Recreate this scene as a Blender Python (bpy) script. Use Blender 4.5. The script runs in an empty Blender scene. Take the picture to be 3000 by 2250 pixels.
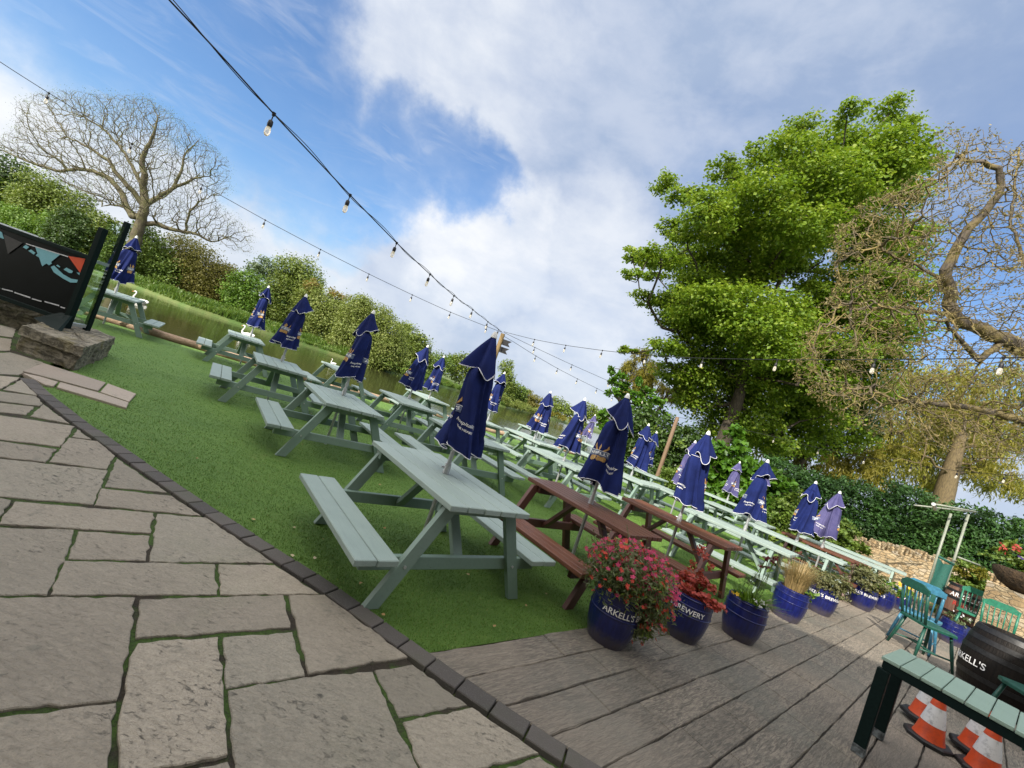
import bpy, bmesh, math, random
import numpy as np
from mathutils import Vector, Matrix
PI = math.pi
S = bpy.context.scene
COL = S.collection
rng = np.random.default_rng(11)
random.seed(5)

# ------------------------------------------------------------------ camera
F, ROLL, PITCH, CAMH = 1234.65, 0.34112, 0.028235, 1.5474      # focal length in px of a 3000 px wide frame
cp, sp, cr, sr = math.cos(PITCH), math.sin(PITCH), math.cos(ROLL), math.sin(ROLL)
FWD = np.array([0, cp, sp]); R0 = np.array([1.0, 0, 0]); U0 = np.array([0, -sp, cp])
RGT = cr*R0 + sr*U0; UPV = -sr*R0 + cr*U0
EYE = np.array([0, 0, CAMH])
cam_d = bpy.data.cameras.new('camera'); cam = bpy.data.objects.new('camera', cam_d); COL.objects.link(cam)
cam_d.sensor_width = 36; cam_d.lens = 36*F/3000; cam_d.clip_start = 0.05; cam_d.clip_end = 6000
m = Matrix(((RGT[0], UPV[0], -FWD[0], 0), (RGT[1], UPV[1], -FWD[1], 0), (RGT[2], UPV[2], -FWD[2], CAMH), (0, 0, 0, 1)))
cam.matrix_world = m
S.camera = cam

def ray(x, y):
    return FWD + (x-1500)/F*RGT - (y-1125)/F*UPV
def G(x, y, z=0.0):            # a point of the survey photo carried down to the level z
    d = ray(x, y); return EYE + d*((z-CAMH)/d[2])
def D(x, y, dist):             # ... or out to a surveyed distance
    return EYE + ray(x, y)*dist
def proj(P):
    d = np.asarray(P, float)-EYE; z = d@FWD
    return 1500+F*(d@RGT)/z, 1125-F*(d@UPV)/z

# ------------------------------------------------------------------ objects
def link(o, parent=None):
    COL.objects.link(o)
    if parent is not None: o.parent = parent
    return o
def tag(o, label=None, cat=None, group=None, kind=None):
    if label: o['label'] = label
    if cat: o['category'] = cat
    if group: o['group'] = group
    if kind: o['kind'] = kind
    return o
def thing(name, label, cat, loc=(0, 0, 0), rz=0.0, group=None):
    o = bpy.data.objects.new(name, None); o.empty_display_size = .2
    link(o); o.location = tuple(float(c) for c in loc); o.rotation_euler = (0, 0, rz)
    return tag(o, label, cat, group)
KIDS = {}
def kids(o): return [c for c in bpy.data.objects if c.parent == o]
def copy_tree(o, parent=None):
    c = o.copy(); COL.objects.link(c); c.parent = parent
    for ch in kids(o):
        d = copy_tree(ch, c); d.matrix_parent_inverse = ch.matrix_parent_inverse.copy()
    return c

class MB:
    """collects shapes and links them as ONE mesh object"""
    def __init__(s): s.v = []; s.f = []; s.mi = []; s.n = 0
    def add(s, verts, faces, mi=0):
        verts = np.asarray(verts, float).reshape(-1, 3)
        s.v.append(verts); k = s.n
        for f in faces: s.f.append([i+k for i in f]); s.mi.append(mi)
        s.n += len(verts); return s
    def box(s, c, size, rot=None, mi=0, ch=0.0):
        x, y, z = [q/2 for q in size]
        if ch > 0:      # chamfered box
            ch = min(ch, x*.9, y*.9, z*.9); V = []; idx = {}
            for sx in (-1, 1):
                for sy in (-1, 1):
                    for sz in (-1, 1):
                        for a in range(3):
                            q = [sx*x, sy*y, sz*z]
                            for b in range(3):
                                if b != a: q[b] -= (1 if q[b] > 0 else -1)*ch
                            idx[(sx, sy, sz, a)] = len(V); V.append(q)
            Fc = []
            for a in range(3):
                for sg in (-1, 1):
                    b, c2 = (a+1) % 3, (a+2) % 3
                    loop = []
                    for (p, q) in ((-1, -1), (1, -1), (1, 1), (-1, 1)):
                        t = [0, 0, 0]; t[a] = sg; t[b] = p; t[c2] = q; loop.append(idx[(*t, a)])
                    Fc.append(loop if sg > 0 else loop[::-1])
            for a in range(3):
                b, c2 = (a+1) % 3, (a+2) % 3
                for p in (-1, 1):
                    for q in (-1, 1):
                        t0 = [0]*3; t1 = [0]*3
                        t0[a] = -1; t1[a] = 1; t0[b] = t1[b] = p; t0[c2] = t1[c2] = q
                        l = [idx[(*t0, b)], idx[(*t1, b)], idx[(*t1, c2)], idx[(*t0, c2)]]
                        Fc.append(l if p*q < 0 else l[::-1])
            for sx in (-1, 1):
                for sy in (-1, 1):
                    for sz in (-1, 1):
                        l = [idx[(sx, sy, sz, a)] for a in range(3)]
                        Fc.append(l if sx*sy*sz > 0 else l[::-1])
            V = np.array(V)
        else:
            V = np.array([[sx*x, sy*y, sz*z] for sx in (-1, 1) for sy in (-1, 1) for sz in (-1, 1)])
            Fc = [[0, 1, 3, 2], [4, 6, 7, 5], [0, 4, 5, 1], [2, 3, 7, 6], [0, 2, 6, 4], [1, 5, 7, 3]]
        if rot is not None: V = V @ np.array(rot).T
        return s.add(V+np.array(c), Fc, mi)
    def beam(s, p0, p1, w, h, up=(0, 0, 1), mi=0, ch=0.0):
        """rectangular bar from p0 to p1, w sideways, h along 'up'"""
        p0 = np.array(p0, float); p1 = np.array(p1, float); d = p1-p0; L = np.linalg.norm(d); d /= L
        up = np.array(up, float); sd = np.cross(up, d); sd /= np.linalg.norm(sd); u = np.cross(d, sd)
        return s.box((p0+p1)/2, (L, w, h), np.stack([d, sd, u], 1), mi, ch)
    def tube(s, pts, r, n=8, mi=0, cap=True):
        pts = np.array(pts, float); k = len(pts)
        r = np.full(k, r) if np.isscalar(r) else np.array(r, float)
        t = np.gradient(pts, axis=0); t /= np.linalg.norm(t, axis=1)[:, None]+1e-12
        ref = np.array([0, 0, 1.0]) if abs(t[0][2]) < .9 else np.array([1.0, 0, 0])
        V = []
        a = np.cross(t[0], ref); a /= np.linalg.norm(a)
        for i in range(k):
            a = a-t[i]*(a@t[i]); a /= np.linalg.norm(a)+1e-12; b = np.cross(t[i], a)
            for j in range(n):
                th = 2*PI*j/n; V.append(pts[i]+r[i]*(math.cos(th)*a+math.sin(th)*b))
        Fc = [[i*n+j, i*n+(j+1) % n, (i+1)*n+(j+1) % n, (i+1)*n+j] for i in range(k-1) for j in range(n)]
        if cap: Fc += [list(range(n))[::-1], [(k-1)*n+j for j in range(n)]]
        return s.add(V, Fc, mi)
    def lathe(s, prof, n=24, c=(0, 0, 0), mi=0, cap=(True, True)):
        V = [(r*math.cos(2*PI*j/n), r*math.sin(2*PI*j/n), z) for r, z in prof for j in range(n)]
        k = len(prof)
        Fc = [[i*n+j, i*n+(j+1) % n, (i+1)*n+(j+1) % n, (i+1)*n+j] for i in range(k-1) for j in range(n)]
        if cap[0]: Fc.append(list(range(n))[::-1])
        if cap[1]: Fc.append([(k-1)*n+j for j in range(n)])
        return s.add(np.array(V)+np.array(c), Fc, mi)
    def prism(s, poly, z0, z1, mi=0, top_in=0.0):
        """polygon in xy raised from z0 to z1, with the upper edge drawn in by top_in"""
        P = np.array(poly, float)[:, :2]
        A = .5*np.sum(P[:, 0]*np.roll(P[:, 1], -1)-np.roll(P[:, 0], -1)*P[:, 1])
        if A < 0: P = P[::-1]
        n = len(P); c = P.mean(0)
        rings = [(P, z0)]
        if top_in > 0:
            d = c-P; l = np.linalg.norm(d, axis=1)[:, None]
            rings += [(P, z1-top_in), (P+d/l*top_in, z1)]
        else: rings += [(P, z1)]
        V = np.concatenate([np.c_[q, np.full(n, z)] for q, z in rings]); k = len(rings)
        Fc = [[i*n+j, i*n+(j+1) % n, (i+1)*n+(j+1) % n, (i+1)*n+j] for i in range(k-1) for j in range(n)]
        Fc += [[(k-1)*n+j for j in range(n)], list(range(n))[::-1]]
        return s.add(V, Fc, mi)
    def ell(s, c, r, n=12, m=8, rot=None, mi=0):
        V = []
        for i in range(m+1):
            ph = PI*i/m
            for j in range(n):
                th = 2*PI*j/n; V.append((r[0]*math.sin(ph)*math.cos(th), r[1]*math.sin(ph)*math.sin(th), -r[2]*math.cos(ph)))
        V = np.array(V)
        if rot is not None: V = V @ np.array(rot).T
        Fc = [[i*n+j, i*n+(j+1) % n, (i+1)*n+(j+1) % n, (i+1)*n+j] for i in range(m) for j in range(n)]
        return s.add(V+np.array(c), Fc, mi)
    def mesh(s, name, mats, smooth=None):
        me = bpy.data.meshes.new(name)
        V = np.concatenate(s.v) if s.v else np.zeros((0, 3))
        lens = np.array([len(f) for f in s.f]); loops = np.concatenate([np.array(f) for f in s.f])
        me.vertices.add(len(V)); me.vertices.foreach_set('co', V.ravel())
        me.loops.add(len(loops)); me.loops.foreach_set('vertex_index', loops.astype(np.int32))
        me.polygons.add(len(lens)); st = np.concatenate([[0], np.cumsum(lens)[:-1]])
        me.polygons.foreach_set('loop_start', st.astype(np.int32))
        mats = mats if isinstance(mats, (list, tuple)) else [mats]
        for mt in mats: me.materials.append(mt)
        me.polygons.foreach_set('material_index', np.array(s.mi, np.int32))
        if smooth: me.polygons.foreach_set('use_smooth', np.ones(len(lens), bool))
        else: me.polygons.foreach_set('use_smooth', np.zeros(len(lens), bool))
        me.update(calc_edges=True); me.validate()
        if smooth and smooth is not True: me.set_sharp_from_angle(angle=math.radians(smooth))
        return me
    def build(s, name, mats, parent=None, smooth=None):
        return link(bpy.data.objects.new(name, s.mesh(name, mats, smooth)), parent)

def fast_mesh(name, V, nper, mats, parent=None, mi=None, smooth=False):
    """V: (N*nper,3) separate faces with nper corners each"""
    me = bpy.data.meshes.new(name); N = len(V)//nper
    me.vertices.add(len(V)); me.vertices.foreach_set('co', np.ascontiguousarray(V, np.float32).ravel())
    me.loops.add(len(V)); me.loops.foreach_set('vertex_index', np.arange(len(V), dtype=np.int32))
    me.polygons.add(N); me.polygons.foreach_set('loop_start', np.arange(0, len(V), nper, dtype=np.int32))
    mats = mats if isinstance(mats, (list, tuple)) else [mats]
    for mt in mats: me.materials.append(mt)
    if mi is not None: me.polygons.foreach_set('material_index', np.array(mi, np.int32))
    me.polygons.foreach_set('use_smooth', np.full(N, smooth))
    me.update(calc_edges=True)
    return link(bpy.data.objects.new(name, me), parent)

# ------------------------------------------------------------------ materials
class NT:
    def __init__(s, name):
        s.m = bpy.data.materials.new(name); s.m.use_nodes = True
        s.t = s.m.node_tree; s.t.nodes.clear()
        s.out = s.n('ShaderNodeOutputMaterial')
    def n(s, typ, **kw):
        nd = s.t.nodes.new(typ)
        for k, v in kw.items():
            if k.startswith('_'):
                setattr(nd, k[1:], v)
        for k, v in kw.items():
            if not k.startswith('_'):
                inp = nd.inputs[int(k[1:])] if (k[0] == 'i' and k[1:].isdigit()) else nd.inputs[k.replace('__', ' ')]
                s.set(inp, v)
        return nd
    def set(s, inp, v):
        if isinstance(v, bpy.types.NodeSocket): s.t.links.new(v, inp)
        else:
            if hasattr(inp, 'default_value'):
                if inp.type == 'RGBA' and len(v) == 3: v = (*v, 1)
                inp.default_value = v
    def coord(s, kind='Object'): return s.n('ShaderNodeTexCoord').outputs[kind]
    def pos(s): return s.n('ShaderNodeNewGeometry').outputs['Position']
    def noise(s, vec, scale, detail=5, rough=.55, dist=0.0):
        return s.n('ShaderNodeTexNoise', Vector=vec, Scale=scale, Detail=detail, Roughness=rough, Distortion=dist).outputs['Fac']
    def ramp(s, fac, stops, interp='LINEAR'):
        nd = s.n('ShaderNodeValToRGB', Fac=fac); cr_ = nd.color_ramp; cr_.interpolation = interp
        while len(cr_.elements) < len(stops): cr_.elements.new(.5)
        for e, (p, c) in zip(cr_.elements, stops):
            e.position = p; e.color = (*c, 1) if len(c) == 3 else c
        return nd.outputs['Color']
    def mix(s, fac, a, b, mode='MIX'):
        nd = s.n('ShaderNodeMix', _data_type='RGBA', _blend_type=mode)
        s.set(nd.inputs[0], fac); s.set(nd.inputs[6], a); s.set(nd.inputs[7], b)
        return nd.outputs[2]
    def math(s, op, a, b=0.0, c=0.0):
        nd = s.n('ShaderNodeMath', _operation=op); s.set(nd.inputs[0], a); s.set(nd.inputs[1], b); s.set(nd.inputs[2], c)
        return nd.outputs[0]
    def mapr(s, v, a, b, c=0.0, d=1.0, smooth=True):
        nd = s.n('ShaderNodeMapRange'); nd.interpolation_type = 'SMOOTHSTEP' if smooth else 'LINEAR'
        for i, q in enumerate((v, a, b, c, d)): s.set(nd.inputs[i], q)
        return nd.outputs[0]
    def scale(s, vec, sc, rot=(0, 0, 0)):
        return s.n('ShaderNodeMapping', Vector=vec, Scale=sc, Rotation=rot).outputs[0]
    def bump(s, h, dist=.01, strength=1.0, normal=None):
        nd = s.n('ShaderNodeBump', Height=h, Distance=dist, Strength=strength)
        if normal is not None: s.set(nd.inputs['Normal'], normal)
        return nd.outputs[0]
    def rnd(s): return s.n('ShaderNodeNewGeometry').outputs['Random Per Island']
    def orand(s): return s.n('ShaderNodeObjectInfo').outputs['Random']
    def bsdf(s, col, rough=.6, normal=None, **kw):
        b = s.n('ShaderNodeBsdfPrincipled')
        s.set(b.inputs['Base Color'], col); s.set(b.inputs['Roughness'], rough)
        if normal is not None: s.set(b.inputs['Normal'], normal)
        for k, v in kw.items(): s.set(b.inputs[k.replace('__', ' ')], v)
        return b.outputs[0]
    def done(s, sh): s.t.links.new(sh, s.out.inputs['Surface']); return s.m

def plain(name, col, rough=.5, bump=0.0, sc=40, var=.12, **kw):
    t = NT(name); c = t.coord(); nz = t.noise(c, sc)
    cc = t.mix(t.mapr(nz, .3, .7), [q*(1-var) for q in col], [min(1, q*(1+var)) for q in col])
    nm = t.bump(nz, bump) if bump else None
    return t.done(t.bsdf(cc, rough, nm, **kw))
def wood_paint(name, a, b, edge, grain=(60, 2.2, 60), rough=.55):
    """painted timber: brush marks along the grain, worn patches that show the wood"""
    t = NT(name); c = t.coord()
    g = t.noise(t.scale(c, grain), 3, 6, .6); blot = t.noise(c, 5, 4)
    tone = t.math('ADD', t.math('MULTIPLY', t.orand(), .5), t.math('MULTIPLY', blot, .5))
    col = t.mix(t.mapr(tone, .25, .75), a, b)
    col = t.mix(t.math('MULTIPLY', t.rnd(), .22), col, [q*.7 for q in a])
    wear = t.mapr(t.noise(t.scale(c, (30, 6, 30)), 3, 8, .7), .67, .74)
    col = t.mix(t.math('MULTIPLY', wear, .65), col, edge)
    drip = t.mapr(t.noise(c, 26, 3, .5), .74, .78); col = t.mix(t.math('MULTIPLY', drip, .5), col, [q*.45 for q in a])
    streak = t.mapr(t.noise(t.scale(c, (1.5, 9, 9)), 2.5, 6, .7), .50, .72); col = t.mix(t.math('MULTIPLY', streak, .22), col, [q*.62 for q in a])
    return t.done(t.bsdf(col, rough, t.bump(g, .0025)))
def leafmat(name, cols, trans=.35, rough=.5):
    t = NT(name); r = t.rnd(); nz = t.noise(t.pos(), .9, 2)
    k = t.math('ADD', t.math('MULTIPLY', r, .65), t.math('MULTIPLY', t.mapr(nz, .25, .75), .35))
    n = len(cols); c = t.ramp(k, [(i/(n-1), q) for i, q in enumerate(cols)])
    b = t.bsdf(c, rough); tr = t.n('ShaderNodeBsdfTranslucent', Color=t.mix(.4, c, (.16, .22, .01)))
    mx = t.n('ShaderNodeMixShader'); t.set(mx.inputs[0], trans); t.set(mx.inputs[1], b); t.set(mx.inputs[2], tr.outputs[0])
    return t.done(mx.outputs[0])
M = {}
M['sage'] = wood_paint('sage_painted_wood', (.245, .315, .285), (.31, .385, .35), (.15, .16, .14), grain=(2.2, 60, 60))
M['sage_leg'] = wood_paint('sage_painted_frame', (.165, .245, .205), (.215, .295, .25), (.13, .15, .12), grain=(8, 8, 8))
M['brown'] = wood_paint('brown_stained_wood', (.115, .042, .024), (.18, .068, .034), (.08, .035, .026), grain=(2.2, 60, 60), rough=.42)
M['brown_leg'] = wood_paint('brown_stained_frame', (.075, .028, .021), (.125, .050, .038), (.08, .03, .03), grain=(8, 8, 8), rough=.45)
M['galv'] = plain('galvanised_steel', (.5, .51, .52), .42, .0008, 60, Metallic=.6)
M['white_plastic'] = plain('white_plastic', (.78, .78, .76), .45, 0, 20, .04)
M['dark_metal'] = plain('dark_green_metal', (.005, .013, .012), .55, .0006, 50, Specular__IOR__Level=.10)
M['black'] = plain('black_rubber', (.012, .012, .013), .55)
M['black_cable'] = plain('black_cable', (.008, .008, .009), .5)
# ------------------------------------------------------------------ sky and sun
SUN_AZ = np.array([-.55, -.84]); SUN_AZ /= np.linalg.norm(SUN_AZ); SUN_EL = math.radians(36)
sun_d = bpy.data.lights.new('sun', 'SUN'); sun_d.energy = 5.0; sun_d.angle = math.radians(.5); sun_d.color = (1, .93, .82)
sun = bpy.data.objects.new('sun', sun_d); COL.objects.link(sun)
sd = Vector((SUN_AZ[0]*math.cos(SUN_EL), SUN_AZ[1]*math.cos(SUN_EL), math.sin(SUN_EL)))
sun.rotation_euler = sd.to_track_quat('Z', 'Y').to_euler()
W = bpy.data.worlds.new('World'); S.world = W; W.use_nodes = True
wt = NT.__new__(NT); wt.t = W.node_tree; wt.t.nodes.clear()
wo = wt.n('ShaderNodeOutputWorld'); bg = wt.n('ShaderNodeBackground')
sky = wt.n('ShaderNodeTexSky'); sky.sky_type = 'NISHITA'; sky.sun_disc = False
sky.sun_elevation = SUN_EL; sky.sun_rotation = math.atan2(SUN_AZ[0], SUN_AZ[1]); sky.air_density = 1.3; sky.dust_density = .6; sky.ozone_density = 3.0
dirv = wt.coord('Generated')
wn = wt.n('ShaderNodeTexNoise', Vector=dirv, Scale=2.6, Detail=7, Roughness=.6)
wv = wt.n('ShaderNodeVectorMath', _operation='SUBTRACT'); wt.t.links.new(wn.outputs['Color'], wv.inputs[0]); wv.inputs[1].default_value = (.5, .5, .5)
wsc = wt.n('ShaderNodeVectorMath', _operation='SCALE'); wt.t.links.new(wv.outputs[0], wsc.inputs[0]); wsc.inputs['Scale'].default_value = .42
wad = wt.n('ShaderNodeVectorMath', _operation='ADD'); wt.t.links.new(dirv, wad.inputs[0]); wt.t.links.new(wsc.outputs[0], wad.inputs[1])
wnm = wt.n('ShaderNodeVectorMath', _operation='NORMALIZE'); wt.t.links.new(wad.outputs[0], wnm.inputs[0]); wdir = wnm.outputs[0]
def ang_blob(x, y, deg, soft=.8, w=1.0):
    d = ray(x, y); d = d/np.linalg.norm(d)
    dp = wt.n('ShaderNodeVectorMath', _operation='DOT_PRODUCT'); wt.t.links.new(wdir, dp.inputs[0]); dp.inputs[1].default_value = tuple(d)
    return wt.mapr(dp.outputs['Value'], math.cos(math.radians(deg)), math.cos(math.radians(deg*(1-soft))), 0, w)
# the open blue: a band falling from the upper left to the cumulus, and thinner cloud to the right
blue = None
for (x, y, r, w) in [(250, -180, 15, 1), (480, 0, 14, 1), (760, 60, 11, 1), (560, 250, 9, .95), (800, 330, 11, 1), (690, 440, 7, .8), (900, 180, 7, .7), (1000, 400, 8, .9), (1080, 540, 9, 1), (960, 500, 10.5, .9), (1130, 590, 7.5, .9), (1180, 470, 8, .85), (1330, 460, 6.5, .85), (1400, 520, 6.5, .9),
                  (2400, 560, 17, .26), (2780, 880, 15, .85), (2100, 480, 11, .28), (2900, 430, 16, .36), (2600, 350, 10, .26), (900, 850, 5, .55), (1060, 740, 5, .5)]:
    b = ang_blob(x, y, r, .85, w); blue = b if blue is None else wt.math('MAXIMUM', blue, b)
n1 = wt.noise(dirv, 3.0, 9, .56, .5); n2 = wt.noise(wt.scale(dirv, (1, 1, 2.0)), 9, 8, .6, .2)
wisp = wt.noise(wt.scale(dirv, (2.5, 2.5, 12), (.35, -.33, .5)), 2.4, 7, .58, .7)
dens = wt.math('SUBTRACT', .98, blue)
dens = wt.math('ADD', dens, wt.math('MULTIPLY', wt.math('SUBTRACT', n1, .5), .50))
dens = wt.math('ADD', dens, wt.math('MULTIPLY', wt.math('SUBTRACT', n2, .5), .35))
cover = wt.mapr(dens, -.10, 1.02)
cover = wt.math('MAXIMUM', cover, wt.math('MULTIPLY', wt.mapr(wisp, .42, .78), .42))
grey = ang_blob(2300, 250, 44, .95); white = None
for (x, y, r, w) in [(1370, 610, 8, 1), (1450, 700, 10, 1), (1700, 850, 14, .75), (350, 620, 18, .75), (60, 260, 18, .8), (850, 850, 14, .6), (1350, 150, 18, .6), (1250, 620, 5, .8), (1800, 1050, 12, .5)]:
    b = ang_blob(x, y, r, .95, w); white = b if white is None else wt.math('MAXIMUM', white, b)
puff = wt.mapr(wt.math('ADD', wt.math('MULTIPLY', n1, .6), wt.math('MULTIPLY', n2, .4)), .36, .66)
tone = wt.math('ADD', wt.math('MULTIPLY', puff, .40), wt.math('MULTIPLY', white, .62))
tone = wt.math('SUBTRACT', wt.math('ADD', tone, .12), wt.math('MULTIPLY', grey, .22))
ccol = wt.ramp(tone, [(0, (.33, .41, .56)), (.3, (.46, .52, .64)), (.65, (.62, .66, .73)), (1, (.78, .79, .81))])
# extra glow added to the unseen sky round the sun, to fill the shade
sdp = wt.n('ShaderNodeVectorMath', _operation='DOT_PRODUCT'); wt.t.links.new(dirv, sdp.inputs[0]); sdp.inputs[1].default_value = tuple(sd)
ccol = wt.mix(wt.mapr(sdp.outputs['Value'], -.02, .8), ccol, (2.0, 1.93, 1.85))
skyc = wt.mix(1.0, sky.outputs[0], (.098, .120, .148), 'MULTIPLY')
wt.t.links.new(wt.mix(wt.math('MULTIPLY', cover, .95), skyc, ccol), bg.inputs['Color']); bg.inputs['Strength'].default_value = 1.0
wt.t.links.new(bg.outputs[0], wo.inputs['Surface'])
S.view_settings.view_transform = 'Standard'; S.view_settings.look = 'None'; S.view_settings.exposure = 0.36; S.view_settings.gamma = 1

# ------------------------------------------------------------------ setting: lie of the land
E_T = np.array([.77, .64]); E_T /= np.linalg.norm(E_T)       # along the table rows and the timber-effect paving
E_S = np.array([-E_T[1], E_T[0]])                            # away from the house
def st(s, t): return E_S*s+E_T*t
near_edge = [(-60, -8), (-30, 2), (-18, 6.6), (-11.2, 9.75), (-8.4, 10.85), (-5.65, 12.25), (-3.4, 14.3), (.9, 17.1), (5, 20.6), (8.5, 25), (12, 32), (18, 46), (28, 70), (50, 110), (90, 160)]
far_edge = [(-70, 40), (-48, 38.5), (-36, 37.5), (-27, 34.5), (-22.5, 36.5), (-18.8, 41), (-14.6, 45), (-12, 51), (-10, 60), (-7.5, 69), (-2.5, 67), (.5, 70), (3.4, 84), (7, 94), (15.5, 112), (26, 135), (45, 170), (90, 230)]
def land(name, edge, prof, far_pts, mat):
    """a sheet of land whose edge falls to the water through the offsets in prof [(inset, z)]"""
    P = np.array(edge, float); t = np.gradient(P, axis=0); t /= np.linalg.norm(t, axis=1)[:, None]
    nrm = np.c_[-t[:, 1], t[:, 0]]
    if (np.array(far_pts).mean(0)-P.mean(0)) @ nrm.mean(0) < 0: nrm = -nrm
    b = MB(); k = len(P); V = []
    for ins, z in prof: V.append(np.c_[P+nrm*ins, np.full(k, z)])
    Fc = [[i*k+j, i*k+j+1, (i+1)*k+j+1, (i+1)*k+j] for i in range(len(prof)-1) for j in range(k-1)]
    base = (len(prof)-1)*k; V = np.concatenate(V); z = prof[-1][1]
    V = np.concatenate([V, np.array([[*q, z] for q in far_pts])])
    Fc.append([base+j for j in range(k)]+[len(V)-1-i for i in range(len(far_pts))][::1])
    b.add(V, Fc)
    bm = bmesh.new(); o = b.build(name, mat); bm.from_mesh(o.data); bmesh.ops.triangulate(bm, faces=bm.faces[:]); bmesh.ops.recalc_face_normals(bm, faces=bm.faces[:])
    if sum(f.normal.z*f.calc_area() for f in bm.faces) < 0: bmesh.ops.reverse_faces(bm, faces=bm.faces[:])
    bm.to_mesh(o.data); bm.free(); return tag(o, kind='structure')
t = NT('rough_grass'); c = t.pos(); nz = t.noise(c, .6, 8); n2 = t.noise(c, 9, 6)
M['rough_grass'] = t.done(t.bsdf(t.mix(t.mapr(nz, .35, .65), t.mix(n2, (.040, .085, .012), (.075, .135, .02)), (.11, .135, .035)), .8, t.bump(n2, .05)))
land('ground', near_edge, [(-.35, -1.2), (-.12, -.62), (0, -.12), (.25, -.03)], [(-60, -60), (400, -60), (400, 160)], M['rough_grass'])
land('far_bank', far_edge, [(-.8, -1.3), (-.1, -.62), (.35, -.15), (1.5, .12), (4, .25)], [(-1500, 40), (-1500, 2500), (1500, 2500), (1500, 230)], M['rough_grass'])
t = NT('river_water'); c = t.pos()
w1 = t.noise(t.scale(c, (.9, .9, 1)), 2.2, 5, .55, .3); w2 = t.noise(t.scale(c, (1.2, .5, 1), (0, 0, .6)), .35, 3)
amp = t.mapr(t.noise(c, .11, 3), .35, .65)
hgt = t.math('ADD', t.math('MULTIPLY', w1, .55), t.math('MULTIPLY', w2, 1.2))
nd = t.n('ShaderNodeBump', Height=hgt, Distance=.10); t.set(nd.inputs['Strength'], t.math('ADD', .10, t.math('MULTIPLY', amp, .22)))
M['water'] = t.done(t.bsdf(t.mix(t.noise(c, .3, 4), (.026, .030, .010), (.042, .045, .017)), .06, nd.outputs[0], IOR=1.333))
b = MB(); b.add([(-400, -80, -.5), (500, -80, -.5), (500, 500, -.5), (-400, 500, -.5)], [[0, 1, 2, 3]])
tag(b.build('river_water', M['water']), kind='structure')

# lawn: an artificial turf sheet
kerb_out = [(-4.84, 4.57), (-4.42, 4.34), (-3.64, 3.97), (-2.82, 3.63), (-2.4, 3.46), (-1.77, 3.2), (-1.27, 3.01), (-.85, 2.86), (-.59, 2.76), (-.30, 2.62), (.05, 2.465), (.27, 2.365), (.51, 2.265), (.75, 2.17), (1.0, 2.08), (1.5, 1.93), (2.2, 1.76), (3.0, 1.6), (4.0, 1.5)]
kerb_in = [(-4.93, 4.47), (-4.5, 4.22), (-3.7, 3.855), (-2.88, 3.51), (-2.46, 3.345), (-1.83, 3.085), (-1.33, 2.895), (-.91, 2.745), (-.65, 2.645), (-.36, 2.505), (-.02, 2.345), (.21, 2.235), (.45, 2.135), (.7, 2.04), (.96, 1.95), (1.47, 1.80), (2.17, 1.63), (2.97, 1.47), (3.98, 1.37)]
wall_line = [(11.6, 12.1), (13.4, 11.9), (16.5, 11.0)]
lawn_poly = kerb_out[:11]+[tuple(st(1.862, q)) for q in (1.7, 6, 10, 14, 16.4)]+[(13.4, 13.4), (14, 16), (12.5, 21), (9.2, 25), (5.0, 20.3), (.95, 16.8), (-3.3, 14.0), (-5.55, 12.0), (-8.3, 10.6), (-11.2, 9.5), (-12, 8.6), (-9, 7.2), (-6.6, 6.2), (-5.6, 5.4)]
def inside(P, poly):
    P = np.asarray(P); x, y = P[:, 0], P[:, 1]; q = np.array(poly)[:, :2]; r = np.zeros(len(P), bool); j = len(q)-1
    for i in range(len(q)):
        a, b2 = q[i], q[j]; k = ((a[1] > y) != (b2[1] > y)) & (x < (b2[0]-a[0])*(y-a[1])/(b2[1]-a[1]+1e-12)+a[0]); r ^= k; j = i
    return r
def flat(name, poly, z, mat, **kw):
    b = MB(); b.add([[x, y, z] for x, y in poly], [list(range(len(poly)))]); o = b.build(name, mat)
    bm = bmesh.new(); bm.from_mesh(o.data); bmesh.ops.triangulate(bm, faces=bm.faces[:])
    if sum(f.normal.z*f.calc_area() for f in bm.faces) < 0: bmesh.ops.reverse_faces(bm, faces=bm.faces[:])
    bm.to_mesh(o.data); bm.free(); return tag(o, **kw)
t = NT('turf'); c = t.pos(); n1 = t.noise(c, 1.1, 6, .6); n2 = t.noise(c, 210, 3, .7); n3 = t.noise(t.scale(c, (1, 7, 1), (0, 0, .67)), 1.4, 3)
col = t.mix(t.mapr(n1, .3, .7), (.088, .180, .022), (.122, .232, .032)); col = t.mix(t.math('MULTIPLY', t.mapr(n3, .4, .7), .55), col, (.145, .26, .04))
col = t.mix(t.math('MULTIPLY', t.mapr(n2, .35, .75), .6), col, (.058, .135, .016))
col = t.mix(t.math('MULTIPLY', t.mapr(t.noise(c, .55, 7, .65), .60, .74), .55), col, (.15, .125, .04))
M['turf'] = t.done(t.bsdf(col, .75, t.bump(n2, .012)))
flat('lawn', lawn_poly, -.006, M['turf'], kind='structure')
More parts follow.
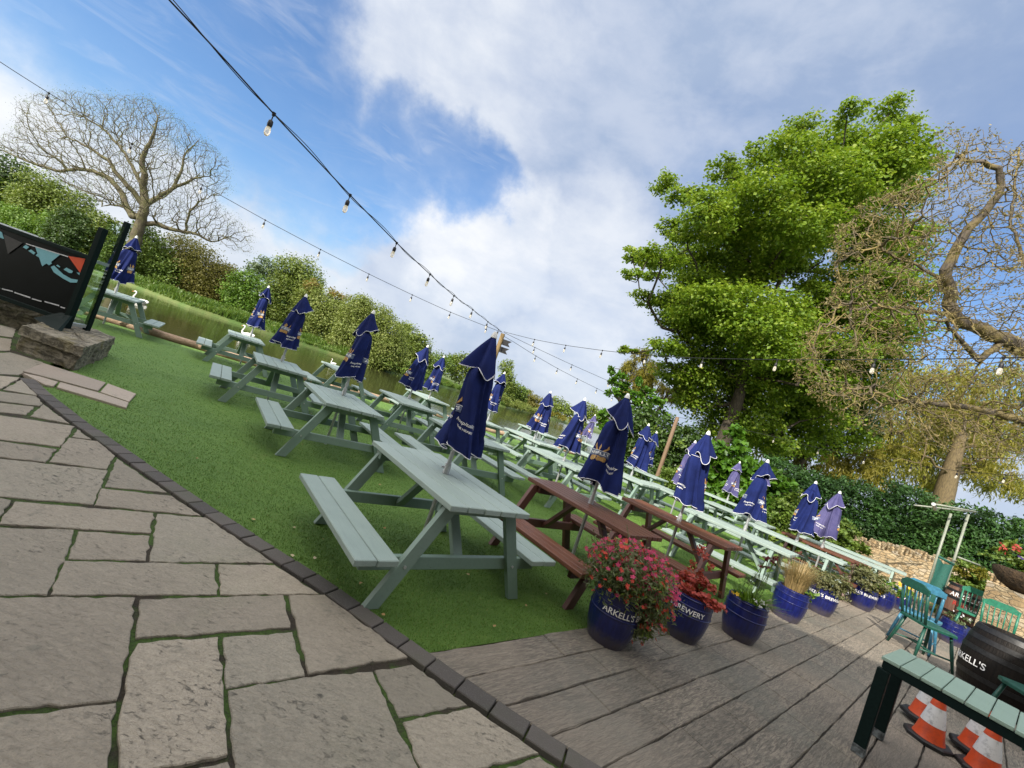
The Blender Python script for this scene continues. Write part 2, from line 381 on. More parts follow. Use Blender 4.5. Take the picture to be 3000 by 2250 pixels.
# blades of turf near the paving
N = 420000
th = rng.uniform(math.radians(-60), math.radians(52), N); r = np.exp(rng.uniform(math.log(2.2), math.log(20), N)); keep = rng.random(N) < np.clip(1.35-r/13, 0, 1); th = th[keep]; r = r[keep]
P = np.c_[r*np.sin(th), r*np.cos(th)]; P = P[inside(P, lawn_poly)]; N = len(P)
rr = np.hypot(P[:, 0], P[:, 1]); h = rng.uniform(.008, .015, N); a = rng.uniform(0, 2*PI, N); w = .0013+.0004*rr
ln = rng.normal(0, .55, (N, 2))*h[:, None]
V = np.zeros((N, 3, 3)); V[:, 0, :2] = P-np.c_[np.cos(a), np.sin(a)]*w[:, None]; V[:, 1, :2] = P+np.c_[np.cos(a), np.sin(a)]*w[:, None]
V[:, 2, :2] = P+ln; V[:, :2, 2] = -.008; V[:, 2, 2] = h-.006
t = NT('turf_blades'); k = t.rnd(); c = t.pos()
col = t.ramp(k, [(0, (.066, .150, .016)), (.5, (.104, .215, .024)), (.85, (.14, .25, .036)), (1, (.24, .26, .08))])
col = t.mix(t.math('MULTIPLY', t.mapr(t.noise(c, .55, 7, .65), .60, .74), .5), col, (.17, .145, .05))
M['blades'] = t.done(t.bsdf(col, .6))
tag(fast_mesh('grass', V.reshape(-1, 3), 3, M['blades']), kind='stuff')

# ------------------------------------------------------------------ paving
def stone_mat(name, a, b, c3, stain, bumpd=.006, sc=1.0):
    t = NT(name); c = t.pos(); isl = t.rnd()
    big = t.noise(c, 2.6*sc, 6, .6); fine = t.noise(c, 85*sc, 6, .72); med = t.noise(c, 16*sc, 7, .66, .7)
    rip = t.noise(t.scale(c, (5, 11, 5), (0, 0, .75)), 3.2*sc, 9, .66, 1.4); patch = t.mapr(t.noise(c, 2.1*sc, 4, .6), .46, .62)
    col = t.mix(t.mapr(big, .3, .7), a, b); col = t.mix(t.mapr(isl, .15, .95), col, c3); col = t.mix(t.math('MULTIPLY', t.mapr(med, .4, .7), .35), col, b)
    tone = t.math('ADD', .80, t.math('MULTIPLY', t.math('FRACT', t.math('MULTIPLY', isl, 7.3)), .34)); tn_ = t.n('ShaderNodeCombineColor'); [t.set(tn_.inputs[i], tone) for i in range(3)]; col = t.mix(1.0, col, tn_.outputs[0], 'MULTIPLY')
    pit = t.math('MULTIPLY', t.mapr(t.noise(t.scale(c, (7, 14, 7), (0, 0, .75)), 3.4*sc, 9, .72, .6), .55, .68), t.math('ADD', .25, t.math('MULTIPLY', patch, .75)))
    col = t.mix(t.math('MULTIPLY', pit, .95), col, stain); blot = t.mapr(t.noise(c, 4.5*sc, 6, .7, .4), .58, .70); col = t.mix(t.math('MULTIPLY', blot, .45), col, (.14, .145, .115))
    spk = t.mapr(t.noise(c, 150*sc, 3, .6), .62, .72); col = t.mix(t.math('MULTIPLY', spk, .7), col, [q*.4 for q in a])
    col = t.mix(t.math('MULTIPLY', t.mapr(fine, .35, .75), .48), col, [q*.52 for q in a])
    alg = t.mapr(t.noise(c, 1.0, 5, .7), .50, .74); col = t.mix(t.math('MULTIPLY', alg, .30), col, (.17, .19, .105))
    h = t.math('ADD', t.math('MULTIPLY', rip, .55), t.math('MULTIPLY', fine, .14)); h = t.math('ADD', h, t.math('MULTIPLY', med, .40)); h = t.math('SUBTRACT', h, t.math('MULTIPLY', pit, .22))
    return t.done(t.bsdf(col, .75, t.bump(h, bumpd)))
M['slab'] = stone_mat('riven_sandstone', (.335, .292, .228), (.405, .352, .275), (.300, .272, .215), (.100, .098, .082), .028)
M['slab_pale'] = stone_mat('sawn_sandstone', (.35, .29, .235), (.39, .325, .27), (.33, .28, .23), (.20, .18, .15), .006)
t = NT('mossy_joint'); c = t.pos(); n1 = t.noise(c, 3.5, 4, .6); n2 = t.noise(c, 90, 5, .75)
col = t.mix(t.mapr(n1, .40, .54), (.050, .038, .024), (.062, .125, .014)); col = t.mix(t.mapr(n2, .4, .75), col, (.016, .013, .008))
M['joint'] = t.done(t.bsdf(col, .9, t.bump(n2, .02)))
def Z3(x, y): return (x*.4822, 950+y*.4822)
def Z4(x, y): return (x*.5425, 1600+y*.5425)
def ZB(x, y): return (1000+x*.7233, 1800+y*.7233)
slabs = []
for fn, polys in ((Z3, [
  [(-60, 1235), (445, 1250), (430, 1330), (285, 1640), (-60, 1640)], [(482, 1258), (905, 1285), (882, 1432), (425, 1420)], [(400, 1440), (1300, 1460), (1312, 1642), (318, 1642)],
  [(1335, 1462), (1665, 1468), (1930, 1640), (1345, 1642)], [(960, 1152), (1250, 1175), (1655, 1445), (915, 1437)], [(95, 1082), (925, 1150), (908, 1270), (0, 1215)],
  [(-60, 1060), (62, 1075), (5, 1160), (-60, 1185)], [(-60, 812), (650, 890), (562, 1093), (-60, 1040)], [(620, 1000), (1040, 1045), (1215, 1163), (580, 1100)],
  [(712, 818), (1010, 1020), (642, 985)], [(420, 692), (590, 712), (695, 800), (642, 880), (302, 835)], [(-60, 705), (340, 762), (270, 838), (-60, 798)],
  [(-60, 547), (450, 622), (362, 743), (-60, 692)], [(470, 642), (550, 700), (440, 685)], [(262, 490), (418, 605), (188, 560)], [(-60, 472), (205, 502), (155, 550), (-60, 527)],
  [(-60, 402), (215, 440), (252, 480), (235, 497), (-60, 462)], [(130, 338), (222, 432), (22, 398)], [(-60, 312), (118, 327), (8, 393), (-60, 388)],
  [(-60, 180), (60, 172), (258, 232), (112, 308), (-60, 298)], [(-60, 75), (70, 92), (60, 160), (-60, 165)], [(-60, -10), (95, 30), (78, 80), (-60, 62)]]),
  (Z4, [[(-80, 285), (725, 285), (690, 520), (625, 832), (-80, 893)], [(-80, 947), (618, 862), (590, 1000), (570, 1200), (550, 1330), (-80, 1330)],
  [(745, 537), (1172, 502), (1195, 800), (1220, 1128), (960, 1185), (640, 1240), (645, 1000), (700, 650)], [(762, 292), (1525, 267), (1562, 440), (742, 496)],
  [(1212, 497), (1575, 467), (1640, 698), (1228, 763)], [(1562, 272), (1750, 268), (2195, 600), (1668, 688)], [(1240, 782), (1640, 712), (2010, 682), (2130, 960), (2255, 1200), (2310, 1330), (1290, 1330)],
  [(660, 1275), (1000, 1230), (1220, 1170), (1250, 1330), (640, 1330)]]),
  (ZB, [[(140, 227), (288, 205), (505, 365), (237, 413)], [(255, 440), (528, 382), (795, 565), (560, 622), (340, 660)], [(600, 650), (800, 582), (880, 640), (960, 720), (640, 760)]])):
    for pl in polys: slabs.append([G(*fn(*q))[:2] for q in pl])
slabs = [[q+(q-np.mean(pl, 0))/np.linalg.norm(q-np.mean(pl, 0))*.006 for q in np.array(pl)] for pl in slabs]
patio_poly = [(-16, -12), (8, -12), (4.0, 1.33)]+kerb_in[::-1]+[(-5.2, 4.9), (-5.9, 5.2), (-8, 5.9), (-16, 4)]
traced = [np.array(q) for q in slabs]
# the rest of the terrace, beyond what the photograph shows
ks = 0
for row in range(-26, 20):
    tt = -14+random.random()
    wrow = .25
    while tt < 8:
        ln_ = random.choice([.28, .36, .45, .55])
        s0 = -2.2+row*wrow
        q = [st(s0+.012, tt+.012), st(s0+.012, tt+ln_-.012), st(s0+wrow-.012, tt+ln_-.012), st(s0+wrow-.012, tt+.012)]; c2 = np.mean(q, 0); tt += ln_
        test = np.array([*q, c2, *[(np.array(q[i])+np.array(q[(i+1) % 4]))/2 for i in range(4)], *[(np.array(q[i])+c2)/2 for i in range(4)]])
        if not inside(test, patio_poly).all() or any(inside(test, tq).any() or inside(tq, np.array(q)).any() for tq in traced): continue
        seen = False
        for w_ in test:
            dd = (np.array([*w_, 0])-EYE) @ FWD
            if dd > .05:
                x, y = proj([*w_, 0]); seen |= -15 < x < 3015 and -15 < y < 2265
        if seen: continue
        slabs.append([np.array(w_) for w_ in q])
b = MB()
for pl in slabs:
    P = np.array(pl); L = []
    for i in range(len(P)):
        a, c2 = P[i], P[(i+1) % len(P)]; k = max(2, int(np.linalg.norm(c2-a)/.035)); nn = np.array([-(c2-a)[1], (c2-a)[0]])/np.linalg.norm(c2-a)
        ph = rng.uniform(0, 6.3, 3)
        for j in range(k):
            u = j/k; wob = (.0035*math.sin(9*u*k*.1+ph[0])+.003*math.sin(23*u*k*.1+ph[1])+rng.normal(0, .0022))*min(1, 6*u, 6*(1-u))
            L.append(a+(c2-a)*u+nn*wob)
    b.prism(L, -.05, .004+rng.normal(0, .002), top_in=.004)
tag(b.build('patio', M['slab']), kind='structure')
flat('patio_bed', [(-16, -12), (8, -12), (4.2, 1.35)]+kerb_in[::-1]+[(-5.2, 4.9), (-5.3, 5.4), (-6.2, 6.6), (-9, 7.4), (-16, 4)], -.006, M['joint'], kind='structure')
# the two rows of paler paving that run out onto the turf
b = MB()
for pl in ([(137, 293), (255, 242), (640, 362), (592, 412), (372, 352), (240, 318)], [(652, 367), (825, 430), (782, 478), (606, 418)],
           [(130, 303), (236, 325), (350, 358), (322, 384), (268, 374)], [(362, 360), (592, 422), (780, 484), (765, 516), (342, 390)]):
    b.prism([G(*Z3(*q))[:2] for q in pl], -.02, .018, top_in=.005)
tag(b.build('path', M['slab_pale']), kind='structure')
# kerb of dark clay pavers round the terrace
t = NT('clay_paver'); c = t.pos(); n1 = t.noise(c, 140, 5, .7)
col = t.mix(t.rnd(), (.060, .054, .050), (.105, .092, .082)); col = t.mix(t.mapr(n1, .5, .8), col, (.16, .15, .14)); col = t.mix(t.math('MULTIPLY', t.mapr(t.noise(c, 2, 5), .5, .7), .3), col, (.06, .08, .03))
M['paver'] = t.done(t.bsdf(col, .8, t.bump(n1, .004)))
def resample(P, step):
    P = np.array(P, float); d = np.r_[0, np.cumsum(np.linalg.norm(np.diff(P, axis=0), axis=1))]
    u = np.arange(0, d[-1], step); return np.c_[np.interp(u, d, P[:, 0]), np.interp(u, d, P[:, 1])]
def smooth(P, it=2):
    P = np.array(P, float)
    for _ in range(it):
        q = P.copy(); q[1:-1] = .25*P[:-2]+.5*P[1:-1]+.25*P[2:]; P = q
    return P
KO = smooth(resample(smooth(resample(kerb_out, .05), 12), .01), 2); cum = np.r_[0, np.cumsum(np.linalg.norm(np.diff(KO, axis=0), axis=1))]
b = MB(); u = 0.0
while u < cum[-1]-.22:
    i0, i1 = np.searchsorted(cum, u+.003), np.searchsorted(cum, u+.197)
    seg = KO[i0:i1+1]; tn = np.gradient(seg, axis=0); tn /= np.linalg.norm(tn, axis=1)[:, None]; nn = np.c_[tn[:, 1], -tn[:, 0]]
    b.prism(np.concatenate([seg, (seg+nn*.115)[::-1]]), -.06, .012+rng.normal(0, .0015), top_in=.005); u += .2
tag(b.build('kerb', M['paver']), kind='structure')
# timber-effect concrete sleepers
t = NT('timber_effect'); c = t.pos(); loc = t.scale(c, (1, 1, 1), (0, 0, -math.atan2(E_T[1], E_T[0])))
isl = t.rnd(); gr = t.noise(t.scale(loc, (3.2, 26, 3)), 2.2, 8, .68, 1.6); fine = t.noise(t.scale(loc, (10, 120, 10)), 2, 5, .7, .5)
wet = t.mapr(t.noise(c, 1.3, 6, .65), .45, .65)
knot = t.noise(t.scale(loc, (5, 17, 5)), 1.4, 6, .62, 2.6)
col = t.mix(isl, (.225, .196, .156), (.325, .282, .225)); col = t.mix(t.math('MULTIPLY', t.mapr(gr, .40, .62), .75), col, (.050, .048, .043))
col = t.mix(t.math('MULTIPLY', t.mapr(knot, .50, .60), .5), col, (.095, .085, .072)); col = t.mix(t.math('MULTIPLY', wet, .45), col, (.135, .145, .125))
col = t.mix(t.math('MULTIPLY', t.mapr(fine, .45, .75), .5), col, (.085, .075, .062)); col = t.mix(t.math('MULTIPLY', t.mapr(t.noise(c, .5, 4), .4, .65), .45), col, (.38, .315, .245))
h = t.math('ADD', t.math('MULTIPLY', gr, .7), t.math('MULTIPLY', fine, .25)); h = t.math('ADD', h, t.math('MULTIPLY', knot, .4))
M['deck'] = t.done(t.bsdf(col, .72, t.bump(h, .022)))
KS = KO @ E_S; KT = KO @ E_T
b = MB(); row = 0; pw = .2295
while True:
    s1 = 1.856-row*pw; s0 = s1-pw+.006; row += 1
    if s1 < -4: break
    o1, o2 = np.argsort(KS), None
    ta = np.interp(s1, KS[o1], KT[o1])+.004; tb = np.interp(s0, KS[o1], KT[o1])+.004
    tt = max(ta, tb); first = True; tend = 16.2
    while tt < tend:
        ln_ = random.uniform(.55, 1.3) if not first else random.uniform(.5, 1.1)
        t2 = min(tt+ln_, tend)
        q = [st(s0, tb if first else tt), st(s0, t2-.004), st(s1-.003, t2-.004), st(s1-.003, ta if first else tt)]
        if first: q = [st(s0, tb), st(s0, t2-.004), st(s1-.003, t2-.004), st(s1-.003, ta)]
        L = []
        for i in range(4):
            a, c2 = np.array(q[i]), np.array(q[(i+1) % 4]); k = max(2, int(np.linalg.norm(c2-a)/.09))
            for j in range(k): L.append(a+(c2-a)*j/k+(rng.normal(0, .0022, 2) if j else 0))
        b.prism(L, -.05, .002+rng.normal(0, .0022), top_in=.007); tt = t2; first = False
tag(b.build('decking', M['deck']), kind='structure')
flat('decking_bed', [(.0, 2.40)]+kerb_out[10:]+[(9, 1), (18, 6), (16.6, 11), tuple(st(1.86, 16.3))], -.014, plain('dark_grit', (.03, .027, .022), .9, .01, 60), kind='structure')
# ------------------------------------------------------------------ picnic tables
def make_table(kind):
    br = kind == 'brown'
    L, Wd, H, SH = (1.44, .56, .75, .385) if br else (1.44, .737, .75, .367)
    so, sw, Ls = (.50, .27, 1.42) if br else (.596, .286, 1.406)
    if kind == 'long': L, Wd, so, sw, Ls = 1.62, .60, .52, .26, 1.62
    nt, ns = (6, 3) if br else (5, 2)
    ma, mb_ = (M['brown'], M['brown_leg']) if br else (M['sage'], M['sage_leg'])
    th = .042; spread = .60 if br else .62; lx = .52 if br else .55
    root = thing('picnic_table', 'x', 'picnic table')
    b = MB(); pw = (Wd-.007*(nt-1))/nt
    for i in range(nt): b.box((rng.normal(0, .003), -Wd/2+pw/2+i*(pw+.007), H-th/2), (L, pw, th), ch=.005)
    b.build('tabletop', ma, root)
    for sgn in (-1, 1):
        b = MB(); q = (sw-.006*(ns-1))/ns
        for i in range(ns): b.box((rng.normal(0, .003), sgn*(so+q/2+i*(q+.006)), SH-th/2), (Ls, q, th), ch=.005)
        b.build('seat', ma, root)
    for sx in (-1, 1):
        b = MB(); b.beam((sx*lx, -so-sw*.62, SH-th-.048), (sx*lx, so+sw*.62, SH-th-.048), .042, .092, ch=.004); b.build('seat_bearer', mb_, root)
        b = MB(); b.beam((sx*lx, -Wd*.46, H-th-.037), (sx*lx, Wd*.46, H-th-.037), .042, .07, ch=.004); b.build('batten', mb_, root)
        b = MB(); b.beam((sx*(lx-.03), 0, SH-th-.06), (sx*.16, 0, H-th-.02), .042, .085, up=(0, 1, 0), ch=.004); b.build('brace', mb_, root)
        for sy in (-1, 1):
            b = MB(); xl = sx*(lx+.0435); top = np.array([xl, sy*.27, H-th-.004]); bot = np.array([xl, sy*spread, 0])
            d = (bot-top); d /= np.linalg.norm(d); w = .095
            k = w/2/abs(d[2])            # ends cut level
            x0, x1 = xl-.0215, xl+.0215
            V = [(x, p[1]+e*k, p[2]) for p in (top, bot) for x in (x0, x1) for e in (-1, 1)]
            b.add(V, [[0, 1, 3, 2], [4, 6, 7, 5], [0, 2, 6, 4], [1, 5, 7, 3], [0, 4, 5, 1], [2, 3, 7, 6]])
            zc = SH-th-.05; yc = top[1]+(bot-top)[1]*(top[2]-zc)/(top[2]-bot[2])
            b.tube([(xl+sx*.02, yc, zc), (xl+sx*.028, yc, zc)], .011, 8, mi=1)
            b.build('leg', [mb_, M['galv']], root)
    return root
protos = {k: make_table(k) for k in ('sage', 'brown', 'long')}
used = set()
Y0 = -52.5
TABLES = [  # kind, x, y, yaw, label
 ('sage', -.278, 3.547, -50.3, 'large sage green picnic table closest to the kerb, holding the largest parasol'),
 ('sage', -2.13, 5.80, -53, 'sage green picnic table directly left of the closest one, on shaded turf'),
 ('sage', -3.92, 7.32, -55, 'third sage green picnic table from the kerb, diagonally behind two nearer ones'),
 ('sage', -6.52, 10.35, -54, 'sage green picnic table at the river edge with a swan beyond its parasol pole'),
 ('sage', -9.08, 9.62, -54, 'sage green picnic table standing right behind the glass windbreak by the water'),
 ('sage', -4.25, 10.95, -50, 'sage green picnic table on the river edge mostly hidden by a nearer closed parasol'),
 ('sage', -1.93, 8.75, -54, 'sage green picnic table behind the shaded second one, with a brown log beyond its legs'),
 ('sage', -2.15, 12.0, -52, 'pale sunlit picnic table on the river edge with a slim leaning parasol pole'),
 ('sage', -.41, 6.89, -52, 'sage green picnic table without a parasol behind the biggest closed parasol'),
 ('sage', -.55, 10.7, -52, 'river edge picnic table half hidden behind the biggest closed parasol'),
 ('sage', .92, 10.5, -52, 'pale sunlit picnic table under the parasol that has another parasol right behind it'),
 ('sage', 1.4, 14.3, -50, 'short pale picnic table by the water with grey river right behind it'),
 ('sage', 1.36, 7.95, -52, 'pale green picnic table behind the near dark brown one, gold crest on its parasol'),
 ('sage', 2.55, 11.6, -52, 'pale green picnic table without a parasol behind the gold crested one'),
 ('sage', 3.9, 17.4, -50, 'farthest pale picnic table beyond the smallest parasol at the river bend'),
 ('sage', 3.05, 9.5, -50, 'pale green picnic table in front of the cluster of three parasols'),
 ('sage', 4.5, 12.6, -50, 'pale green picnic table in front of the leaning wooden post'),
 ('sage', 4.25, 9.35, -49, 'pale green picnic table right behind the chestnut brown one'),
 ('brown', 1.2, 4.47, -51, 'dark reddish brown picnic table behind the pink flowers'),
 ('brown', 2.65, 5.53, -48.5, 'sunlit chestnut brown picnic table behind the planter of red leaves'),
 ('long', 4.18, 6.78, -46.5, 'long pale green picnic table behind the tan grass planter, shadow across its top'),
 ('long', 6.05, 8.05, -46.5, 'long pale green picnic table just in front of the distant brown one'),
 ('brown', 7.25, 8.8, -46.5, 'distant brown picnic table with a faded mauve parasol near the hedge'),
 ('long', 8.2, 9.4, -46, 'pale green picnic table right behind the distant brown one'),
 ('long', 9.35, 10.2, -46, 'last pale green picnic table before the stone wall, above the yellow pansies'),
 ('sage', 7.3, 12.9, -48, 'pale picnic table under the small faded parasol beside the climbing leaves'),
 ('sage', 6.0, 9.9, -48, 'pale green picnic table under the faded parasol with a gold crest near laurel bushes')]
def place(protos_used, root, first):
    if first: return root
    return copy_tree(root)
for kind, x, y, yaw, lab in TABLES:
    if kind not in used: o = protos[kind]; used.add(kind)
    else: o = copy_tree(protos[kind])
    o.location = (x, y, 0); o.rotation_euler = (0, 0, math.radians(yaw)); o['label'] = lab; o['group'] = 'picnic tables set out on the riverside lawn'

# ------------------------------------------------------------------ closed parasols
t = NT('navy_canvas'); c = t.coord(); wv = t.noise(t.scale(c, (220, 220, 220)), 2, 2); bl = t.noise(c, 5, 4)
col = t.mix(t.mapr(bl, .3, .7), (.006, .012, .072), (.010, .020, .115)); M['navy'] = t.done(t.bsdf(col, .85, t.bump(wv, .0006), Specular__IOR__Level=.2))
t = NT('faded_canvas'); c = t.coord(); bl = t.noise(c, 4, 4)
col = t.mix(t.mapr(bl, .3, .7), (.055, .052, .15), (.105, .098, .22)); M['faded'] = t.done(t.bsdf(col, .85, Specular__IOR__Level=.2))
M['piping'] = plain('white_piping', (.72, .73, .78), .6, 0, 30, .05)
M['gold'] = plain('gold_print', (.46, .27, .09), .6, 0, 60, .25)
M['print_white'] = plain('white_print', (.80, .80, .80), .6, 0, 30, .03)
M['print_slate'] = plain('slate_print', (.10, .13, .22), .6, 0, 30, .08)
def text_mesh(s, size, bold=0.0, shear=0.0, align='CENTER'):
    cu = bpy.data.curves.new('lettering', 'FONT'); cu.body = s; cu.size = size; cu.offset = bold; cu.shear = shear; cu.align_x = align; cu.align_y = 'CENTER'; cu.resolution_u = 3; cu.fill_mode = 'FRONT'
    o = bpy.data.objects.new('lettering', cu); COL.objects.link(o); dg = bpy.context.evaluated_depsgraph_get()
    me = bpy.data.meshes.new_from_object(o.evaluated_get(dg)); bpy.data.objects.remove(o); bpy.data.curves.remove(cu)
    bm = bmesh.new(); bm.from_mesh(me); bmesh.ops.triangulate(bm, faces=bm.faces[:])
    V = np.array([v.co[:] for v in bm.verts]); Fc = [[v.index for v in f.verts] for f in bm.faces]; bm.free(); bpy.data.meshes.remove(me)
    return V, Fc
def make_parasol(seed, faded=False):
    r = np.random.default_rng(seed); root = thing('closed_parasol', 'x', 'parasol')
    cloth = M['faded'] if faded else M['navy']
    b = MB(); b.tube([(0, 0, .01), (0, 0, 1.98)], .019, 10)
    b.build('pole', M['galv'], root, smooth=40)
    b = MB(); b.tube([(0, 0, .752), (0, 0, .84)], [.030, .026], 12); b.tube([(.0, 0, .80), (.05, 0, .80)], .008, 6); b.build('pole_collar', M['galv'], root, smooth=40)
    b = MB(); b.lathe([(.010, 1.955), (.030, 1.965), (.026, 1.99), (.012, 2.02)], 10); b.build('finial', M['white_plastic'], root, smooth=40)
    n = 96; th = np.arange(n)*2*PI/n
    a1, a2, a3 = r.uniform(0, 6.28, 3); tw = r.uniform(-.8, .8); sq = r.uniform(.14, .30); lean = r.normal(0, .034, 2); zb = r.uniform(.96, 1.03)
    def fold(z):
        u = (1.66-z)/(1.66-zb); q = th+tw*u
        f = 1+sq*np.cos(2*q+a1)+(.10+.10*u)*np.cos(3*q+a2)+(.08+.19*u)*(1-2*np.abs(np.sin(4*q+a3+.4*np.sin(q+a1))))+(.03+.05*u)*np.cos(11*q+a1+1.5*u)+.05*np.sin(5*q-3*u+a2)
        return f
    def radius(z):
        base = np.interp(z, [.9, 1.0, 1.12, 1.3, 1.45, 1.58, 1.66, 1.70], [.192, .186, .170, .148, .132, .120, .100, .04]); return base*fold(z)
    def off(z): return lean*(1.7-z)*1.6
    hem = .020*np.cos(4*th+a2+tw)+.026*np.cos(2*th+a1)+.008*np.cos(9*th+a3)
    rings = []
    zs = np.r_[1.70, 1.67, 1.64, np.linspace(1.60, 1.12, 14), 1.06, zb]
    for z in zs:
        rr = radius(z); o2 = off(z); zz = z+hem*np.clip((1.4-z)/.4, 0, 1)
        rings.append(np.c_[rr*np.cos(th)+o2[0], rr*np.sin(th)+o2[1], zz])
    k = len(rings); b = MB(); Fc = [[i*n+j, i*n+(j+1) % n, (i+1)*n+(j+1) % n, (i+1)*n+j][::-1] for i in range(k-1) for j in range(n)]
    b.add(np.concatenate(rings), Fc)
    can = b.build('canopy', cloth, root, smooth=True)
    b = MB()
    b.tube(np.r_[rings[-1], rings[-1][:1]], .0042, 5, cap=False); b.build('hem_piping', M['piping'], root, smooth=True); b = MB()
    sh = rings[2]*np.array([1.05, 1.05, 1]); s0 = int(r.integers(0, n)); b.tube(sh[(s0+np.arange(14)) % n]+np.array([0, 0, .004]), .004, 5); b.build('flap_piping', M['piping'], root, smooth=True); b = MB()
    # vent cap: pointed corners falling over the shoulders
    c4 = r.uniform(0, 6.28); vr = []
    cor = np.abs(np.cos(2*(th+c4)))**2.2
    zv = 1.665+r.uniform(-.02, .02); drop = r.uniform(.04, .13)
    for u in np.linspace(0, 1, 8):
        rr = .024+(u**.9)*(.092+.080*cor*(.6+.4*np.cos(th+a3)) + .018*np.cos(6*th+a1)); z = 1.965-u*(1.965-zv)-u*u*drop*cor*np.cos(th+a2)+u*.03*(1-cor)
        rr = rr*(1+.10*np.cos(7*th+a2)*min(1, 3*u)*(1-.3*u))
        o2 = off(1.7)*u; vr.append(np.c_[rr*np.cos(th)+o2[0], rr*np.sin(th)+o2[1], z if np.ndim(z) else np.full(n, z)])
    v = MB(); v.add(np.concatenate(vr), [[i*n+j, i*n+(j+1) % n, (i+1)*n+(j+1) % n, (i+1)*n+j][::-1] for i in range(7) for j in range(n)])
    v.build('vent_cap', cloth, root, smooth=True)
    b.tube(np.r_[vr[-1], vr[-1][:1]], .0042, 5, cap=False)
    b.build('cap_piping', M['piping'], root, smooth=True)
    # printed crest and slogan wrapped on the folds
    def wrap(V, th0, z0, lift):
        z = z0+V[:, 1]; q = np.empty((len(V), 3))
        for i, (x, zz) in enumerate(zip(V[:, 0], z)):
            rr = radius(zz); a = th0+x/np.interp(zz, [1, 1.5], [.19, .14]); ri = np.interp(a % (2*PI), np.r_[th, 2*PI], np.r_[rr, rr[:1]])+lift; o2 = off(zz)
            q[i] = (ri*math.cos(a)+o2[0], ri*math.sin(a)+o2[1], zz+np.interp(a % (2*PI), np.r_[th, 2*PI], np.r_[hem, hem[:1]])*np.clip((1.4-zz)/.4, 0, 1))
        return q
    lg = MB(); base = r.uniform(0, 6.28)
    def gridpatch(x0, x1, y0, y1, nx, ny):
        V = np.array([(x0+(x1-x0)*i/nx, y0+(y1-y0)*j/ny) for j in range(ny+1) for i in range(nx+1)])
        return V, [[j*(nx+1)+i, j*(nx+1)+i+1, (j+1)*(nx+1)+i+1, (j+1)*(nx+1)+i] for j in range(ny) for i in range(nx)]
    tA = text_mesh("ARKELL'S", .042, .0012); tB = text_mesh('hospitality', .040, .0004, .3); tC = text_mesh('THE HEART', .024, .0006)
    for kq in range(2):
        a = base+kq*PI*.8
        V, Fq = gridpatch(-.105, .105, -.032, .032, 12, 2); lg.add(wrap(V, a, 1.30, .005), Fq, 2)
        V, Fq = gridpatch(-.105, .105, .030, .035, 12, 1); lg.add(wrap(V, a, 1.30, .006), Fq, 0)
        lg.add(wrap(tA[0], a, 1.30, .009), tA[1], 0)
        for dx in (-.05, -.02, .012, .045):       # hop cones below, barley ears above
            ph = np.linspace(0, 2*PI, 9)[:-1]; V = np.c_[dx+.026*np.cos(ph), -.058+.030*np.sin(ph)]; V = np.r_[V, [[dx, -.058]]]
            lg.add(wrap(V, a, 1.30, .007+abs(dx)*.02), [[i, (i+1) % 8, 8] for i in range(8)], 1)
        for dx, sl in ((-.03, -.02), (.0, .0), (.035, .03)):
            V = np.array([(dx-.008, .036), (dx+.008, .036), (dx+sl+.012, .075), (dx+sl, .112), (dx+sl-.012, .075)]); lg.add(wrap(V, a, 1.30, .007), [[0, 1, 2, 3, 4]], 1)
        a2_ = a+PI/3
        lg.add(wrap(tB[0], a2_, 1.215, .006), tB[1], 0); lg.add(wrap(tC[0], a2_, 1.165, .006), tC[1], 0)
    lg.build('printed_crest', [M['print_white'], M['gold'], M['print_slate']], root)
    return root
